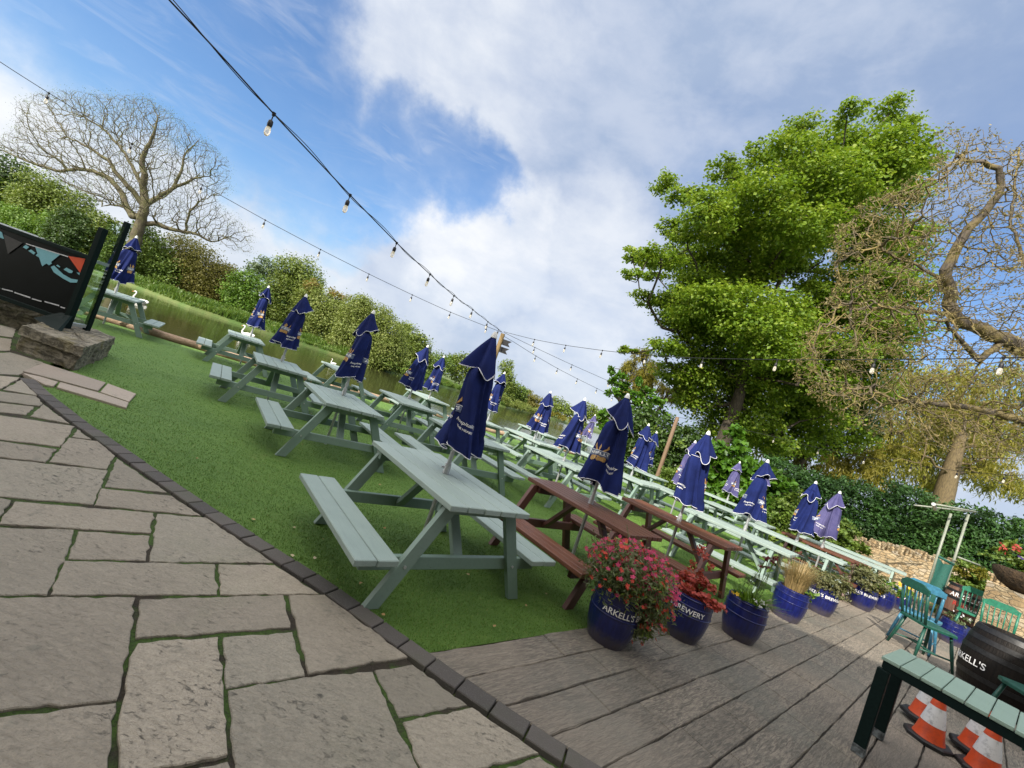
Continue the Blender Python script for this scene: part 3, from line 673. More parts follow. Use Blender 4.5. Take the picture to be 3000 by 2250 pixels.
PARA = [  # x, y, height factor, faded, variant, turn, label
 (-.278, 3.575, 1.0, 0, 0, 200, 'largest navy parasol, standing in the table closest to the kerb'),
 (-2.24, 6.10, 1.02, 0, 1, 120, 'closed navy parasol with white lettering in the table left of the closest one'),
 (-4.10, 7.72, 1.02, 0, 2, 20, 'closed navy parasol leaning back against the golden far bank bushes'),
 (-6.68, 10.75, 1.06, 0, 3, 80, 'closed navy parasol in the table with a swan behind it'),
 (-9.15, 9.56, 1.06, 0, 1, 250, 'closed navy parasol just right of the glass windbreak'),
 (-2.02, 9.25, .99, 0, 2, 140, 'closed navy parasol left of a slimmer one at mid river'),
 (-1.99, 11.43, .98, 0, 0, 310, 'slim closed navy parasol on a thin bright pole by the water'),
 (-.27, 10.7, 1.03, 0, 3, 10, 'navy parasol half hidden behind the largest one'),
 (.95, 10.2, .985, 0, 0, 70, 'sunlit navy parasol with another hidden behind its right edge'),
 (1.45, 14.55, 1.0, 0, 1, 160, 'navy parasol whose tip just shows behind a nearer sunlit one'),
 (1.37, 7.80, .98, 0, 2, 230, 'sunlit navy parasol with a gold crest in front of the river bend'),
 (3.75, 17.8, 1.0, 1, 3, 50, 'tiny mauve parasol farthest down the river'),
 (1.22, 4.54, .99, 0, 1, 335, 'tall navy parasol standing in the near dark brown table'),
 (3.3, 9.75, 1.0, 0, 0, 40, 'middle parasol of three clustered by the wooden post'),
 (4.6, 12.7, 1.0, 0, 2, 190, 'right hand small parasol of three clustered by the wooden post'),
 (3.45, 12.0, .99, 0, 3, 280, 'left hand small parasol of three clustered by the wooden post'),
 (2.65, 5.53, .985, 0, 3, 155, 'big blue parasol with a white and gold crest in the chestnut brown table'),
 (4.15, 9.1, .98, 1, 1, 100, 'faded parasol peeping out left behind the one in the chestnut brown table'),
 (7.46, 13.04, 1.0, 1, 0, 0, 'small faded mauve parasol against the bright climbing leaves'),
 (4.47, 7.05, .985, 0, 2, 30, 'bright blue parasol in the long table with a shadow on its top'),
 (5.85, 9.2, .97, 1, 3, 120, 'faded mauve parasol with gold crest right behind a bright blue one'),
 (6.22, 8.2, .98, 0, 0, 220, 'bright blue parasol standing alone against the dark hedge'),
 (7.16, 8.73, .98, 1, 1, 290, 'last faded mauve parasol on the right, in the distant brown table')]
pp = {}
for ip, (x, y, hz, fd, var, turn, lab) in enumerate(PARA):
    key = (fd, var if fd else ip % 9)
    var = key[1]
    if key not in pp: pp[key] = o = make_parasol(40+var+10*fd, bool(fd))
    else: o = copy_tree(pp[key])
    o.location = (x, y, 0); o.scale = (1, 1, hz); o.rotation_euler = (0, 0, math.radians(turn)); o['label'] = lab; o['group'] = 'closed parasols in the picnic tables'
# ------------------------------------------------------------------ planters on the paving
t = NT('blue_gloss_paint'); c = t.coord(); n1 = t.noise(t.scale(c, (14, 14, 2)), 3, 5); n2 = t.noise(c, 9, 6, .7)
col = t.mix(t.mapr(n1, .3, .7), (.004, .007, .070), (.007, .013, .12)); col = t.mix(t.math('MULTIPLY', t.mapr(n2, .62, .72), .5), col, (.06, .05, .04))
zc = t.n('ShaderNodeSeparateXYZ', Vector=c).outputs[2]; splash = t.math('MULTIPLY', t.mapr(t.math('ADD', zc, t.math('MULTIPLY', t.noise(c, 16, 6, .7), -.16)), .06, -.04), .55)
col = t.mix(splash, col, (.10, .085, .065)); chip = t.mapr(t.noise(c, 30, 5, .7), .68, .72); col = t.mix(t.math('MULTIPLY', chip, .6), col, (.10, .09, .10))
M['barrel_blue'] = t.done(t.bsdf(col, .28, t.bump(n1, .003), Coat__Weight=.3))
M['soil'] = plain('potting_soil', (.025, .016, .010), .95, .02, 60, .4)
def wood_barrel_mat(name, a, b):
    t = NT(name); c = t.coord('Object'); n1 = t.noise(t.scale(c, (26, 26, 2.0)), 2, 6); n2 = t.noise(c, 3, 4)
    return t.done(t.bsdf(t.mix(t.mapr(n1, .3, .7), a, t.mix(n2, a, b)), .55, t.bump(n1, .006), Specular__IOR__Level=.22))
M['oak_dark'] = wood_barrel_mat('tarred_oak', (.005, .004, .0035), (.016, .011, .008)); M['oak'] = wood_barrel_mat('weathered_oak', (.13, .07, .05), (.25, .15, .11))
M['hoop'] = plain('iron_hoop', (.018, .018, .019), .45, .001, 40, .3, Metallic=.4)
M['red_print'] = plain('red_print', (.45, .04, .03), .6)
def barrel_text(parent, s, size, z, rfun, a0, mats, mi_name, lift=.005, bold=.002):
    V, Fc = text_mesh(s, size, bold); b = MB(); zz = z+V[:, 1]; rr = rfun(zz)+lift; a = a0+V[:, 0]/rfun(z)
    b.add(np.c_[rr*np.cos(a), rr*np.sin(a), zz], Fc); return b.build('lettering', mats, parent)
def make_planter(text, face):
    """half cask, narrower at the foot, with four raised hoops"""
    o = thing('planter', 'x', 'planter'); Hh = .40
    zs = np.linspace(0, Hh, 15); rf = lambda z: np.interp(z, [0, .1, .2, .3, Hh], [.148, .180, .196, .194, .180])
    n = 40; b = MB(); prof = [(rf(z), z) for z in zs]+[(rf(Hh)-.022, Hh), (rf(Hh)-.026, Hh-.06)]
    b.lathe(prof, n, cap=(True, False)); b.build('cask', M['barrel_blue'], o, smooth=50)
    for z in (.245, .325, .385):
        b = MB(); a = np.linspace(0, 2*PI, 41); b.tube(np.c_[(rf(z)+.001)*np.cos(a), (rf(z)+.001)*np.sin(a), np.full(41, z)], [.0065]*41, 6, cap=False); b.build('hoop', M['barrel_blue'], o, smooth=True)
    b = MB(); b.lathe([(.0, Hh-.05), (.155, Hh-.055)], 24, cap=(False, False)); b.build('soil', M['soil'], o)
    if text: barrel_text(o, text, .062, .285, rf, face, M['print_white'], 0, .006, .0008)
    return o
def dirto(x, y): return math.atan2(-y, -x)          # the side turned to the terrace
PL = [(1.36, 3.36, "ARKELL'S BREWERY", .95, 'dark blue cask planter overflowing with pink flowers, nearest the kerb'),
      (2.22, 3.92, "ARKELL'S BREWERY", -.62, 'dark blue cask planter with coral red leaves, lettered on its side'),
      (3.05, 4.38, None, 0, 'dark blue cask planter without lettering in the shade, white pansies in it'),
      (4.43, 5.62, None, 0, 'blue cask planter holding a tuft of tan grass'),
      (5.62, 6.55, "ARKELL'S BREWERY", .15, 'sunlit blue cask planter with a bronze green bush and white lettering'),
      (7.55, 7.95, "ARKELL'S BREWERY", .0, 'sunlit blue cask planter with yellow pansies under broad green leaves, left of the farthest pair'),
      (8.45, 8.5, "ARKELL'S", -.5, 'blue cask planter second from the end of the row, orange pansy on its rim'),
      (9.55, 9.25, "BREWERY", .3, 'farthest blue cask planter of the row, yellow flowers on top'),
      (9.0, 7.65, None, 0, 'blue cask planter with white flowers among the green chairs')]
for x, y, tx, turn, lab in PL:
    o = make_planter(tx, 0); o.location = (x, y, 0); o.rotation_euler = (0, 0, dirto(x, y)+turn); o['label'] = lab; o['group'] = 'blue cask planters along the paving'

# ------------------------------------------------------------------ casks used as tables
def make_cask(name, lab, mat, H, rmid, rend, loc, text):
    o = thing(name, lab, 'barrel', loc, dirto(loc[0], loc[1])); rf = lambda z: rend+(rmid-rend)*(1-((np.asarray(z)-H/2)/(H/2))**2)
    b = MB(); zs = np.linspace(0, H, 17); b.lathe([(float(rf(z)), z) for z in zs]+[(rend-.03, H), (rend-.035, H-.03), (0.001, H-.03)], 48, cap=(True, False)); b.build('staves', mat, o, smooth=45)
    for z in (.03*H, .17*H, .33*H, .67*H, .83*H, .97*H):
        b = MB(); w = .028; b.lathe([(float(rf(z-w))+.001, z-w), (float(rf(z-w))+.006, z-w), (float(rf(z+w))+.006, z+w), (float(rf(z+w))+.001, z+w)], 48, cap=(False, False)); b.build('hoop', M['hoop'], o, smooth=30)
    for s, size, z, a0, mt in text: barrel_text(o, s, size, z, rf, a0, mt, 0, .010, .001)
    return o
make_cask('table_barrel', 'black oak barrel used as a table, white lettering on its side', M['oak_dark'], .86, .40, .32, (6.62, 4.98, 0), [("ARKELL'S", .105, .42, -.92, M['print_white'])])
make_cask('oak_barrel', 'weathered brown oak barrel with white and red lettering by the stone wall', M['oak'], .93, .37, .30, (11.2, 9.45, 0), [("ARKELL'S", .13, .70, -.05, M['print_white']), ('Real', .13, .52, -.22, M['red_print']), ('Ales', .13, .50, .22, M['print_white'])])

# ------------------------------------------------------------------ spindle back chairs
M['chair_green'] = plain('green_gloss_paint', (.008, .066, .046), .45, .0006, 30, .25); M['chair_blue'] = plain('blue_chair_paint', (.04, .17, .27), .4, .0006, 30, .2)
M['chair_jade'] = plain('jade_chair_paint', (.018, .15, .09), .38, .0006, 30, .2)
def make_chair(mat, lab, loc, rz):
    """x forward; seat top at .45"""
    o = thing('spindle_chair', lab, 'chair', loc, rz, 'painted spindle back chairs on the paving')
    b = MB(); P = [(-.20, -.19), (-.20, .19), (.0, .215), (.17, .21), (.215, .12), (.215, -.12), (.17, -.21), (.0, -.215)]; b.prism(P, .415, .45, top_in=.008); b.build('seat', mat, o)
    for sx, sy in ((-1, -1), (-1, 1), (1, -1), (1, 1)):
        b = MB(); b.tube([(sx*.15, sy*.15, .42), (sx*.185, sy*.18, .22), (sx*.225, sy*.215, 0)], [.016, .020, .014], 10); b.build('leg', mat, o, smooth=True)
    for sy in (-1, 1):
        b = MB(); b.tube([(-.20, sy*.19, .14), (.20, sy*.19, .14)], .011, 8); b.build('stretcher', mat, o, smooth=True)
    b = MB(); b.tube([(0, -.19, .14), (0, .19, .14)], .011, 8); b.build('stretcher', mat, o, smooth=True)
    for sy in (-1, 1):
        b = MB(); b.tube([(-.185, sy*.18, .44), (-.235, sy*.19, .65), (-.27, sy*.195, .84)], [.015, .018, .013], 10); b.build('back_post', mat, o, smooth=True)
    for i in range(5):
        y = (-2+i)*.062; b = MB(); b.tube([(-.185, y*.95, .44), (-.232, y, .65), (-.265, y*1.03, .80)], [.007, .0095, .007], 8); b.build('spindle', mat, o, smooth=True)
    b = MB(); V = []; m_ = 16
    for i in range(m_+1):
        u = -1+2*i/m_; y = u*.215; top = .905 if abs(u) < .62 else .905-.045*((abs(u)-.62)/.38)**.6; x = -.272-.018*(1-u*u)
        V += [(x-.011, y, .795), (x+.011, y, .795), (x+.007, y, top), (x-.015, y, top)]
    b.add(V, [[4*i+a, 4*i+(a+1) % 4, 4*i+4+(a+1) % 4, 4*i+4+a] for i in range(m_) for a in range(4)]+[[3, 2, 1, 0], [4*m_+a for a in range(4)]]); b.build('top_rail', mat, o)
    o.scale = (1.1,)*3
    return o
R_ = math.radians
make_chair(M['chair_green'], 'dark green spindle back chair in front of the blue one, beside the slatted table', (6.72, 6.02, 0), R_(-8))
make_chair(M['chair_blue'], 'sky blue spindle back chair behind a green one', (7.14, 6.55, 0), R_(36))
make_chair(M['chair_jade'], 'bright green spindle back chair next to the brown lettered barrel', (10.75, 8.9, 0), R_(-138))
make_chair(M['chair_jade'], 'bright green spindle back chair just above the black barrel', (9.55, 7.45, 0), R_(-130))
make_chair(M['chair_green'], 'green spindle back chair cut by the right picture edge beside the black barrel', (6.05, 4.25, 0), R_(170))

# ------------------------------------------------------------------ slatted table
o = thing('slatted_table', 'long narrow table with pale sage slats on dark green steel legs', 'table', (3.1, 3.0, 0), math.atan2(-.81, .59))
TL, TW, TH = 1.75, .62, .70        # x along, y back across
n = 17; w = TL/n
b = MB()
for i in range(n): b.box((w*(i+.5), TW/2, TH-.012+rng.normal(0, .0012)), (w-.005, TW, .024), ch=.003)
b.build('slatted_top', wood_paint('sage_slats', (.25, .36, .29), (.29, .40, .33), (.14, .17, .14), grain=(60, 2.2, 60)), o)
for y in (.03, TW-.03):
    b = MB(); b.box((TL/2, y, TH-.055), (TL-.04, .045, .06), ch=.003); b.build('side_rail', M['dark_metal'], o)
for x in (.03, TL-.03):
    b = MB(); b.box((x, TW/2, TH-.055), (.045, TW-.105, .058), ch=.003); b.build('end_rail', M['dark_metal'], o)
    for y in (.03, TW-.03):
        b = MB(); b.box((x, y, (TH-.086)/2), (.07, .055, TH-.086), ch=.004); lg = b.build('leg', M['dark_metal'], o)
        b = MB(); b.box((x, y, .035), (.0715, .0565, .068), ch=.004); b.build('scuffed_foot', plain('chipped_paint', (.10, .115, .12), .6, .003, 30, .7), lg)

# ------------------------------------------------------------------ traffic cones
t = NT('cone_orange'); c = t.coord(); M['cone'] = t.done(t.bsdf(t.mix(t.mapr(t.noise(c, 9, 7, .7), .4, .7), (.62, .075, .015), (.38, .05, .02)), .5))
t = NT('cone_white'); c = t.coord(); M['cone_w'] = t.done(t.bsdf(t.mix(t.mapr(t.noise(c, 14, 7, .75), .5, .72), (.62, .62, .62), (.25, .25, .26)), .5))
def make_cone(lab, loc, rz, k=1.0):
    o = thing('traffic_cone', lab, 'traffic cone', loc, rz, 'traffic cones under the slatted table')
    b = MB(); L = []
    for i in range(8):
        a = PI/8+i*PI/4; L.append((.215*math.cos(a), .215*math.sin(a)))
    b.prism(L, 0, .045, top_in=.012); b.build('base', M['black'], o)
    rad = lambda z: np.interp(z, [.04, .06, .54], [.148, .135, .038])
    for nm, z0, z1, mt in (('lower_band', .045, .20, 'cone'), ('reflective_sleeve', .20, .385, 'cone_w'), ('tip', .385, .54, 'cone')):
        b = MB(); e = .0025 if mt == 'cone_w' else 0
        b.lathe([(float(rad(z))+e, z) for z in np.linspace(z0, z1, 6)]+([(.03, z1), (.027, z1-.03)] if nm == 'tip' else []), 28, cap=(False, False)); b.build(nm, M[mt], o, smooth=40)
    return o
for lab, px, rz in (('front orange and white traffic cone nearest the table leg, base split from the one behind', (2716, 2172), .2), ('traffic cone half hidden behind the front left one', (2698, 2120), .5),
                    ('right hand traffic cone cut by the bottom edge of the photo', (2874, 2268), .35), ('traffic cone half hidden behind the right hand one, its white sleeve torn', (2848, 2214), .1)):
    q = G(*px); c_ = make_cone(lab, (q[0], q[1], .036 if 'behind' in lab.split(',')[0] else 0), rz); c_.scale = (.72, .72, .78)

# ------------------------------------------------------------------ stone walls
t = NT('rubble_stone'); c = t.pos()
br = t.n('ShaderNodeTexVoronoi', Vector=t.scale(c, (3.2, 3.2, 8.5)), Scale=1.6, Randomness=.9); br.feature = 'DISTANCE_TO_EDGE'
cell = t.n('ShaderNodeTexVoronoi', Vector=t.scale(c, (3.2, 3.2, 8.5)), Scale=1.6, Randomness=.9)
n1 = t.noise(c, 22, 7, .7); n2 = t.noise(c, 3, 4)
mort = t.mapr(br.outputs['Distance'], .02, .09)
colv = t.n('ShaderNodeSeparateColor', Color=cell.outputs['Color']).outputs[0]
base = t.ramp(colv, [(0, (.36, .25, .13)), (.4, (.44, .33, .19)), (.75, (.50, .40, .25)), (1, (.40, .35, .27))])
base = t.mix(t.math('MULTIPLY', t.mapr(n1, .4, .75), .5), base, (.22, .16, .09))
h = t.math('ADD', t.math('MULTIPLY', mort, .8), t.math('MULTIPLY', n1, .5))
M['rubble'] = t.done(t.bsdf(t.mix(mort, (.30, .24, .15), base), .85, t.bump(h, .035)))
t = NT('mossy_old_stone'); c = t.pos(); n1 = t.noise(c, 9, 8, .72, .6); n2 = t.noise(c, 26, 6, .7); n3 = t.noise(t.scale(c, (2, 2, 9)), 2.2, 5, .6)
col = t.mix(t.mapr(n1, .36, .62), (.13, .115, .085), (.36, .32, .24)); col = t.mix(t.math('MULTIPLY', t.mapr(n3, .5, .62), .7), col, (.055, .05, .035))
col = t.mix(t.math('MULTIPLY', t.mapr(t.noise(c, 14, 5, .7), .60, .68), .8), col, (.42, .41, .37)); col = t.mix(t.math('MULTIPLY', t.mapr(t.noise(c, 4, 4), .55, .7), .5), col, (.20, .16, .03))
h = t.math('ADD', n1, t.math('ADD', t.math('MULTIPLY', n2, .4), n3)); M['old_stone'] = t.done(t.bsdf(col, .9, t.bump(h, .05)))
def rough_block(poly, z0, z1, amp, seg=.07, name='x', mat=None, parent=None, topamp=None):
    """a masonry block with broken faces: sides divided and knocked about"""
    L = []
    P = [np.array(q, float) for q in poly]
    A = sum(P[i][0]*P[(i+1) % len(P)][1]-P[(i+1) % len(P)][0]*P[i][1] for i in range(len(P)))
    if A < 0: P = P[::-1]
    for i in range(len(P)):
        a, c2 = P[i], P[(i+1) % len(P)]; k = max(1, int(np.linalg.norm(c2-a)/seg))
        for j in range(k): L.append(a+(c2-a)*j/k)
    L = np.array(L); n = len(L); cen = L.mean(0); nz = max(2, int((z1-z0)/seg)); V = []
    for i in range(nz+1):
        z = z0+(z1-z0)*i/nz; q = L+rng.normal(0, amp, (n, 2))*(0.6 if i == nz else 1); V.append(np.c_[q, np.full(n, z)+rng.normal(0, amp*.6, n)*(i > 0)])
    rings = [L*(1-u)+cen*u for u in (.12, .3, .55, .8)]
    for q in rings: V.append(np.c_[q+rng.normal(0, amp*.5, (n, 2)), np.full(n, z1)+rng.normal(0, amp*.6, n)+.004])
    V.append([[*cen, z1]]); k = nz+1+len(rings); b = MB()
    Fc = [[i*n+j, i*n+(j+1) % n, (i+1)*n+(j+1) % n, (i+1)*n+j] for i in range(k-1) for j in range(n)]+[[(k-1)*n+j, (k-1)*n+(j+1) % n, k*n] for j in range(n)]
    b.add(np.concatenate(V), Fc); return b.build(name, mat, parent, smooth=50)
o = thing('stone_pier', 'low mossy stone pier with a worn flat top at the end of the terrace', 'wall', (-6.2, 6.1, 0))
def local(o, pts): return [np.array(q)-np.array(o.location)[:len(q)] for q in pts]
PA, PB, PC, PD_ = (-6.12, 5.42), (-5.30, 5.40), (-6.27, 6.82), (-7.15, 6.85)
rough_block(local(o, [PA, PB, PC, PD_]), -.03, .19, .013, .06, 'masonry', M['old_stone'], o)
ex = .03; cx_, cy_ = -6.21, 6.12
rough_block([np.array(q)*1.03 for q in local(o, [PA, PB, PC, PD_])], .195, .315, .010, .06, 'capstone', M['old_stone'], o)
o = thing('stone_wall', 'low rough stone wall under the dark windbreak panel at the left edge', 'wall', (-8.2, 6.75, 0))
for i, (z0, z1) in enumerate(((-.03, .13), (.135, .26), (.265, .36))):
    rough_block(local(o, [(-10.5, 6.46+.02*i), (-7.0-.05*i, 6.46+.02*i), (-7.0, 6.98), (-10.5, 6.98)]), z0, z1, .016, .09, 'course', M['old_stone'], o)

# garden wall with upright coping stones
o = thing('garden_wall', 'sunlit golden stone wall topped with upright coping stones in front of the hedge', 'wall', (12.6, 12.6, 0))
WL = smooth(resample([(10.9, 12.75), (12.1, 12.55), (13.4, 12.35), (15.0, 11.7), (16.6, 10.6), (17.8, 9.2), (18.6, 7.6)], .12), 6)
tn = np.gradient(WL, axis=0); tn /= np.linalg.norm(tn, axis=1)[:, None]; nn = np.c_[-tn[:, 1], tn[:, 0]]
wtop = np.interp(WL[:, 0], [10.9, 12, 13.2, 14, 18.6], [.80, .98, 1.12, 1.2, 1.2])
V = []; k = len(WL); nz = 10
for side in (-1, 1):
    for i in range(nz+1): V.append(np.c_[WL+nn*side*.17+rng.normal(0, .010, (k, 2)), wtop*i/nz-.03]-np.array([12.6, 12.6, 0]))
Fc = []
for s_ in range(2):
    o0 = s_*(nz+1)*k
    for i in range(nz):
        for j in range(k-1):
            f = [o0+i*k+j, o0+i*k+j+1, o0+(i+1)*k+j+1, o0+(i+1)*k+j]; Fc.append(f if s_ == 0 else f[::-1])
for j in range(k-1): Fc.append([nz*k+j, nz*k+j+1, (2*nz+1)*k+j+1, (2*nz+1)*k+j])
Fc += [[i*k, (i+1)*k, (nz+1+i+1)*k, (nz+1+i)*k] for i in range(nz)]
b = MB(); b.add(np.concatenate(V), Fc); b.build('masonry', M['rubble'], o, smooth=60)
b = MB(); d = 0.0; cumw = np.r_[0, np.cumsum(np.linalg.norm(np.diff(WL, axis=0), axis=1))]
while d < cumw[-1]-.1:
    wd = random.uniform(.04, .085); i = np.searchsorted(cumw, d); p = WL[min(i, k-1)]; tt = tn[min(i, k-1)]; z = wtop[min(i, k-1)]-.035; hh = random.uniform(.14, .26); lean_ = random.gauss(0, .10)
    c0 = np.array([*p, z+hh/2])-np.array([12.6, 12.6, 0]); xa = np.array([tt[0], tt[1], 0])*math.cos(lean_)+np.array([0, 0, 1])*math.sin(lean_); ya = np.array([-tt[1], tt[0], 0]); za = np.cross(xa, ya)
    b.box(c0, (wd*.8, random.uniform(.24, .34), hh), np.stack([xa, ya, za], 1), ch=.014); d += wd
tag(b.build('coping', M['rubble'], o), kind=None)

# ------------------------------------------------------------------ glass windbreak on the pier
t = NT('clear_glass'); tr = t.n('ShaderNodeBsdfTransparent', Color=(.86, .93, .90)); gl = t.n('ShaderNodeBsdfGlossy', Color=(1, 1, 1), Roughness=.02); fr = t.n('ShaderNodeFresnel', IOR=1.45); mx = t.n('ShaderNodeMixShader')
mx.inputs[0].default_value = .10; t.set(mx.inputs[1], tr.outputs[0]); t.set(mx.inputs[2], gl.outputs[0]); M['glass'] = t.done(mx.outputs[0])
M['black_panel'] = plain('black_printed_panel', (.003, .004, .005), .35, 0, 3, .3, Specular__IOR__Level=.15)
M['decal_blue'] = plain('pale_blue_print', (.20, .47, .56), .5, 0, 20, .04); M['decal_orange'] = plain('orange_print', (.68, .075, .02), .5, 0, 20, .04); M['decal_grey'] = plain('charcoal_print', (.035, .032, .034), .5); M['decal_white'] = plain('off_white_print', (.62, .62, .66), .5)
o = thing('windbreak', 'dark green windbreak frame with a black bunting printed panel and a clear glass end pane', 'windbreak', (-6.4, 6.17, .31))
O3 = np.array(o.location)
def ly(x, y, yy=6.13):          # onto the panel's plane
    d = ray(x, y); return EYE+d*(yy/d[1])-O3
p1, p1t = np.array([-6.40, 6.17, .31])-O3, np.array([-6.40, 6.17, 1.87])-O3
b = MB(); b.beam(p1, p1t, .085, .085, up=(0, 1, 0), ch=.006); b.build('post', M['dark_metal'], o)
p2 = np.array([-6.45, 6.52, .31])-O3
b = MB(); b.beam(p2, p2+np.array([0, 0, 1.79]), .07, .07, up=(0, 1, 0), ch=.006); b.build('post', M['dark_metal'], o)
b = MB(); b.box((0-.05, .175, 1.06), (.035, .265, .05), ch=.004); b.build('glass_rail', M['galv'], o)
b = MB(); b.box((0-.05, .175, .07), (.05, .265, .05), ch=.004); b.build('glass_rail', M['galv'], o)
b = MB(); b.box((-.03, .175, .90), (.008, .26, 1.6)); b.build('glass_pane', M['glass'], o)
# gusset foot
b = MB(); b.add([(-.42, -.06, 0), (.34, -.42, 0), (.06, -.05, .20), (-.12, -.02, .20), (-.42, -.03, 0), (.36, -.38, 0), (.06, -.02, .20), (-.12, .01, .20)], [[0, 1, 2, 3], [7, 6, 5, 4], [0, 4, 5, 1], [1, 5, 6, 2], [2, 6, 7, 3], [3, 7, 4, 0]]); b.build('gusset_foot', M['dark_metal'], o)
for (ya, yb, xa_, xb_) in ((658, 755, 0, 262), (872, 937, 0, 190)):
    A, B_ = ly(xb_, yb, 6.17), ly(xa_, ya, 6.17); dirx = (B_-A); zz = A[2]
    b = MB(); b.beam((-.045, 0, zz), (-3.4, 0, zz), .06, .06, up=(0, 1, 0), ch=.005); b.build('panel_rail', M['dark_metal'], o)
    if ya == 658: ztop = zz
    else: zbot = zz
b = MB(); b.box((-1.72, 0, (ztop+zbot)/2), (3.35, .012, ztop-zbot-.06)); b.build('printed_panel', M['black_panel'], o)
b = MB(); b.beam((-3.42, 0, .05), (-3.42, 0, 1.56), .085, .085, up=(0, 1, 0), ch=.006); b.build('post', M['dark_metal'], o)
def Zs(x, y): return (x*.1929, 560+y*.1929)
def decal(name, polys, mat, lift):
    b = MB()
    for pl in polys:
        V = [ly(*Zs(*q), 6.155-lift) for q in pl]; b.add(V, [list(range(len(V)))])
    return b.build(name, mat, o)
decal('pennant', [[(535, 848), (912, 965), (775, 1075), (790, 1100), (745, 1125), (705, 1098), (640, 1142), (595, 1010), (540, 975), (570, 950)]], M['decal_blue'], .001)
decal('pennant', [[(1035, 985), (1298, 1025), (1215, 1242)]], M['decal_orange'], .001)
decal('pennant', [[(50, 650), (345, 788), (120, 952)]], M['decal_grey'], .001)
decal('pennant', [[(-90, 560), (30, 625), (60, 725), (-60, 690)]], M['decal_blue'], .001)
decal('bunting_cord', [[(395, 790), (1035, 988), (1033, 1003), (390, 803)]], M['decal_white'], .003)
decal('boat_print', [[(770, 1150), (822, 1130), (960, 1262), (1080, 1330), (1190, 1347), (1165, 1390), (1070, 1387), (960, 1330), (815, 1230)]], M['decal_blue'], .003)
for q in ([(345, 850), (390, 815), (445, 850), (400, 882)], [(430, 905), (470, 885), (540, 937), (510, 962)], [(965, 1190), (1010, 1160), (1110, 1215), (1090, 1245), (1050, 1242)], [(850, 1130), (875, 1115), (915, 1147), (905, 1162)], [(1162, 1235), (1212, 1240), (1205, 1277)]):
    decal('dash_print', [q], M['decal_blue'], .003)
for q in ([(-60, 1450), (0, 1468), (0, 1482), (-60, 1464)], [(28, 1474), (195, 1515), (195, 1532), (30, 1492)], [(218, 1528), (462, 1608), (460, 1628), (215, 1546)], [(485, 1625), (632, 1665), (630, 1682), (482, 1642)], [(675, 1668), (900, 1730), (897, 1748), (678, 1684)], [(920, 1750), (990, 1770), (985, 1786), (918, 1766)]):
    decal('dash_print', [q], M['decal_white'], .003)

# ------------------------------------------------------------------ wooden posts and festoon lights
t = NT('raw_timber'); c = t.coord(); n1 = t.noise(t.scale(c, (24, 24, 2)), 2, 6, .65); M['timber'] = t.done(t.bsdf(t.mix(t.mapr(n1, .3, .7), (.14, .088, .055), (.22, .145, .09)), .75, t.bump(n1, .006)))
t = NT('yellowed_timber'); c = t.coord(); n1 = t.noise(t.scale(c, (24, 24, 2)), 2, 6, .65); M['timber_y'] = t.done(t.bsdf(t.mix(t.mapr(n1, .3, .7), (.14, .09, .045), (.30, .21, .085)), .75, t.bump(n1, .006)))
TOP1 = D(1474, 978, 13.0); TOP2 = D(1985, 1222, 17.0)
o = thing('light_pole', 'wooden light pole with two black swallowtail pennants, mostly behind the largest parasol', 'pole', (TOP1[0], TOP1[1], 0))
b = MB(); b.lathe([(.075, -.05), (.072, 1.5), (.066, TOP1[2])], 14); b.build('shaft', M['timber_y'], o, smooth=40)
for z in (.22, .46):
    b = MB(); zz = TOP1[2]-z-.02; b.add([(.06, -.01, zz+.09), (.06, .01, zz+.09), (.34, -.01, zz+.09), (.34, .01, zz+.09), (.25, -.01, zz), (.25, .01, zz), (.33, -.01, zz-.09), (.33, .01, zz-.09), (.06, -.01, zz-.09), (.06, .01, zz-.09)],
      [[0, 2, 4, 6, 8], [9, 7, 5, 3, 1], [0, 1, 3, 2], [2, 3, 5, 4], [4, 5, 7, 6], [6, 7, 9, 8], [8, 9, 1, 0]]); b.build('pennant', M['black'], o)
o = thing('wooden_post', 'bare brown wooden post standing in front of the tree by the lawn', 'post', (TOP2[0], TOP2[1], 0))
b = MB(); b.lathe([(.085, -.05), (.08, 1.5), (.072, TOP2[2]-.03), (.055, TOP2[2])], 12); b.build('shaft', M['timber'], o, smooth=40)
t = NT('lamp_glass'); em = t.bsdf((.85, .82, .74), .15, None, Emission__Color=(1, .80, .50, 1), Emission__Strength=.10, Transmission__Weight=.75); M['bulb'] = t.done(em)
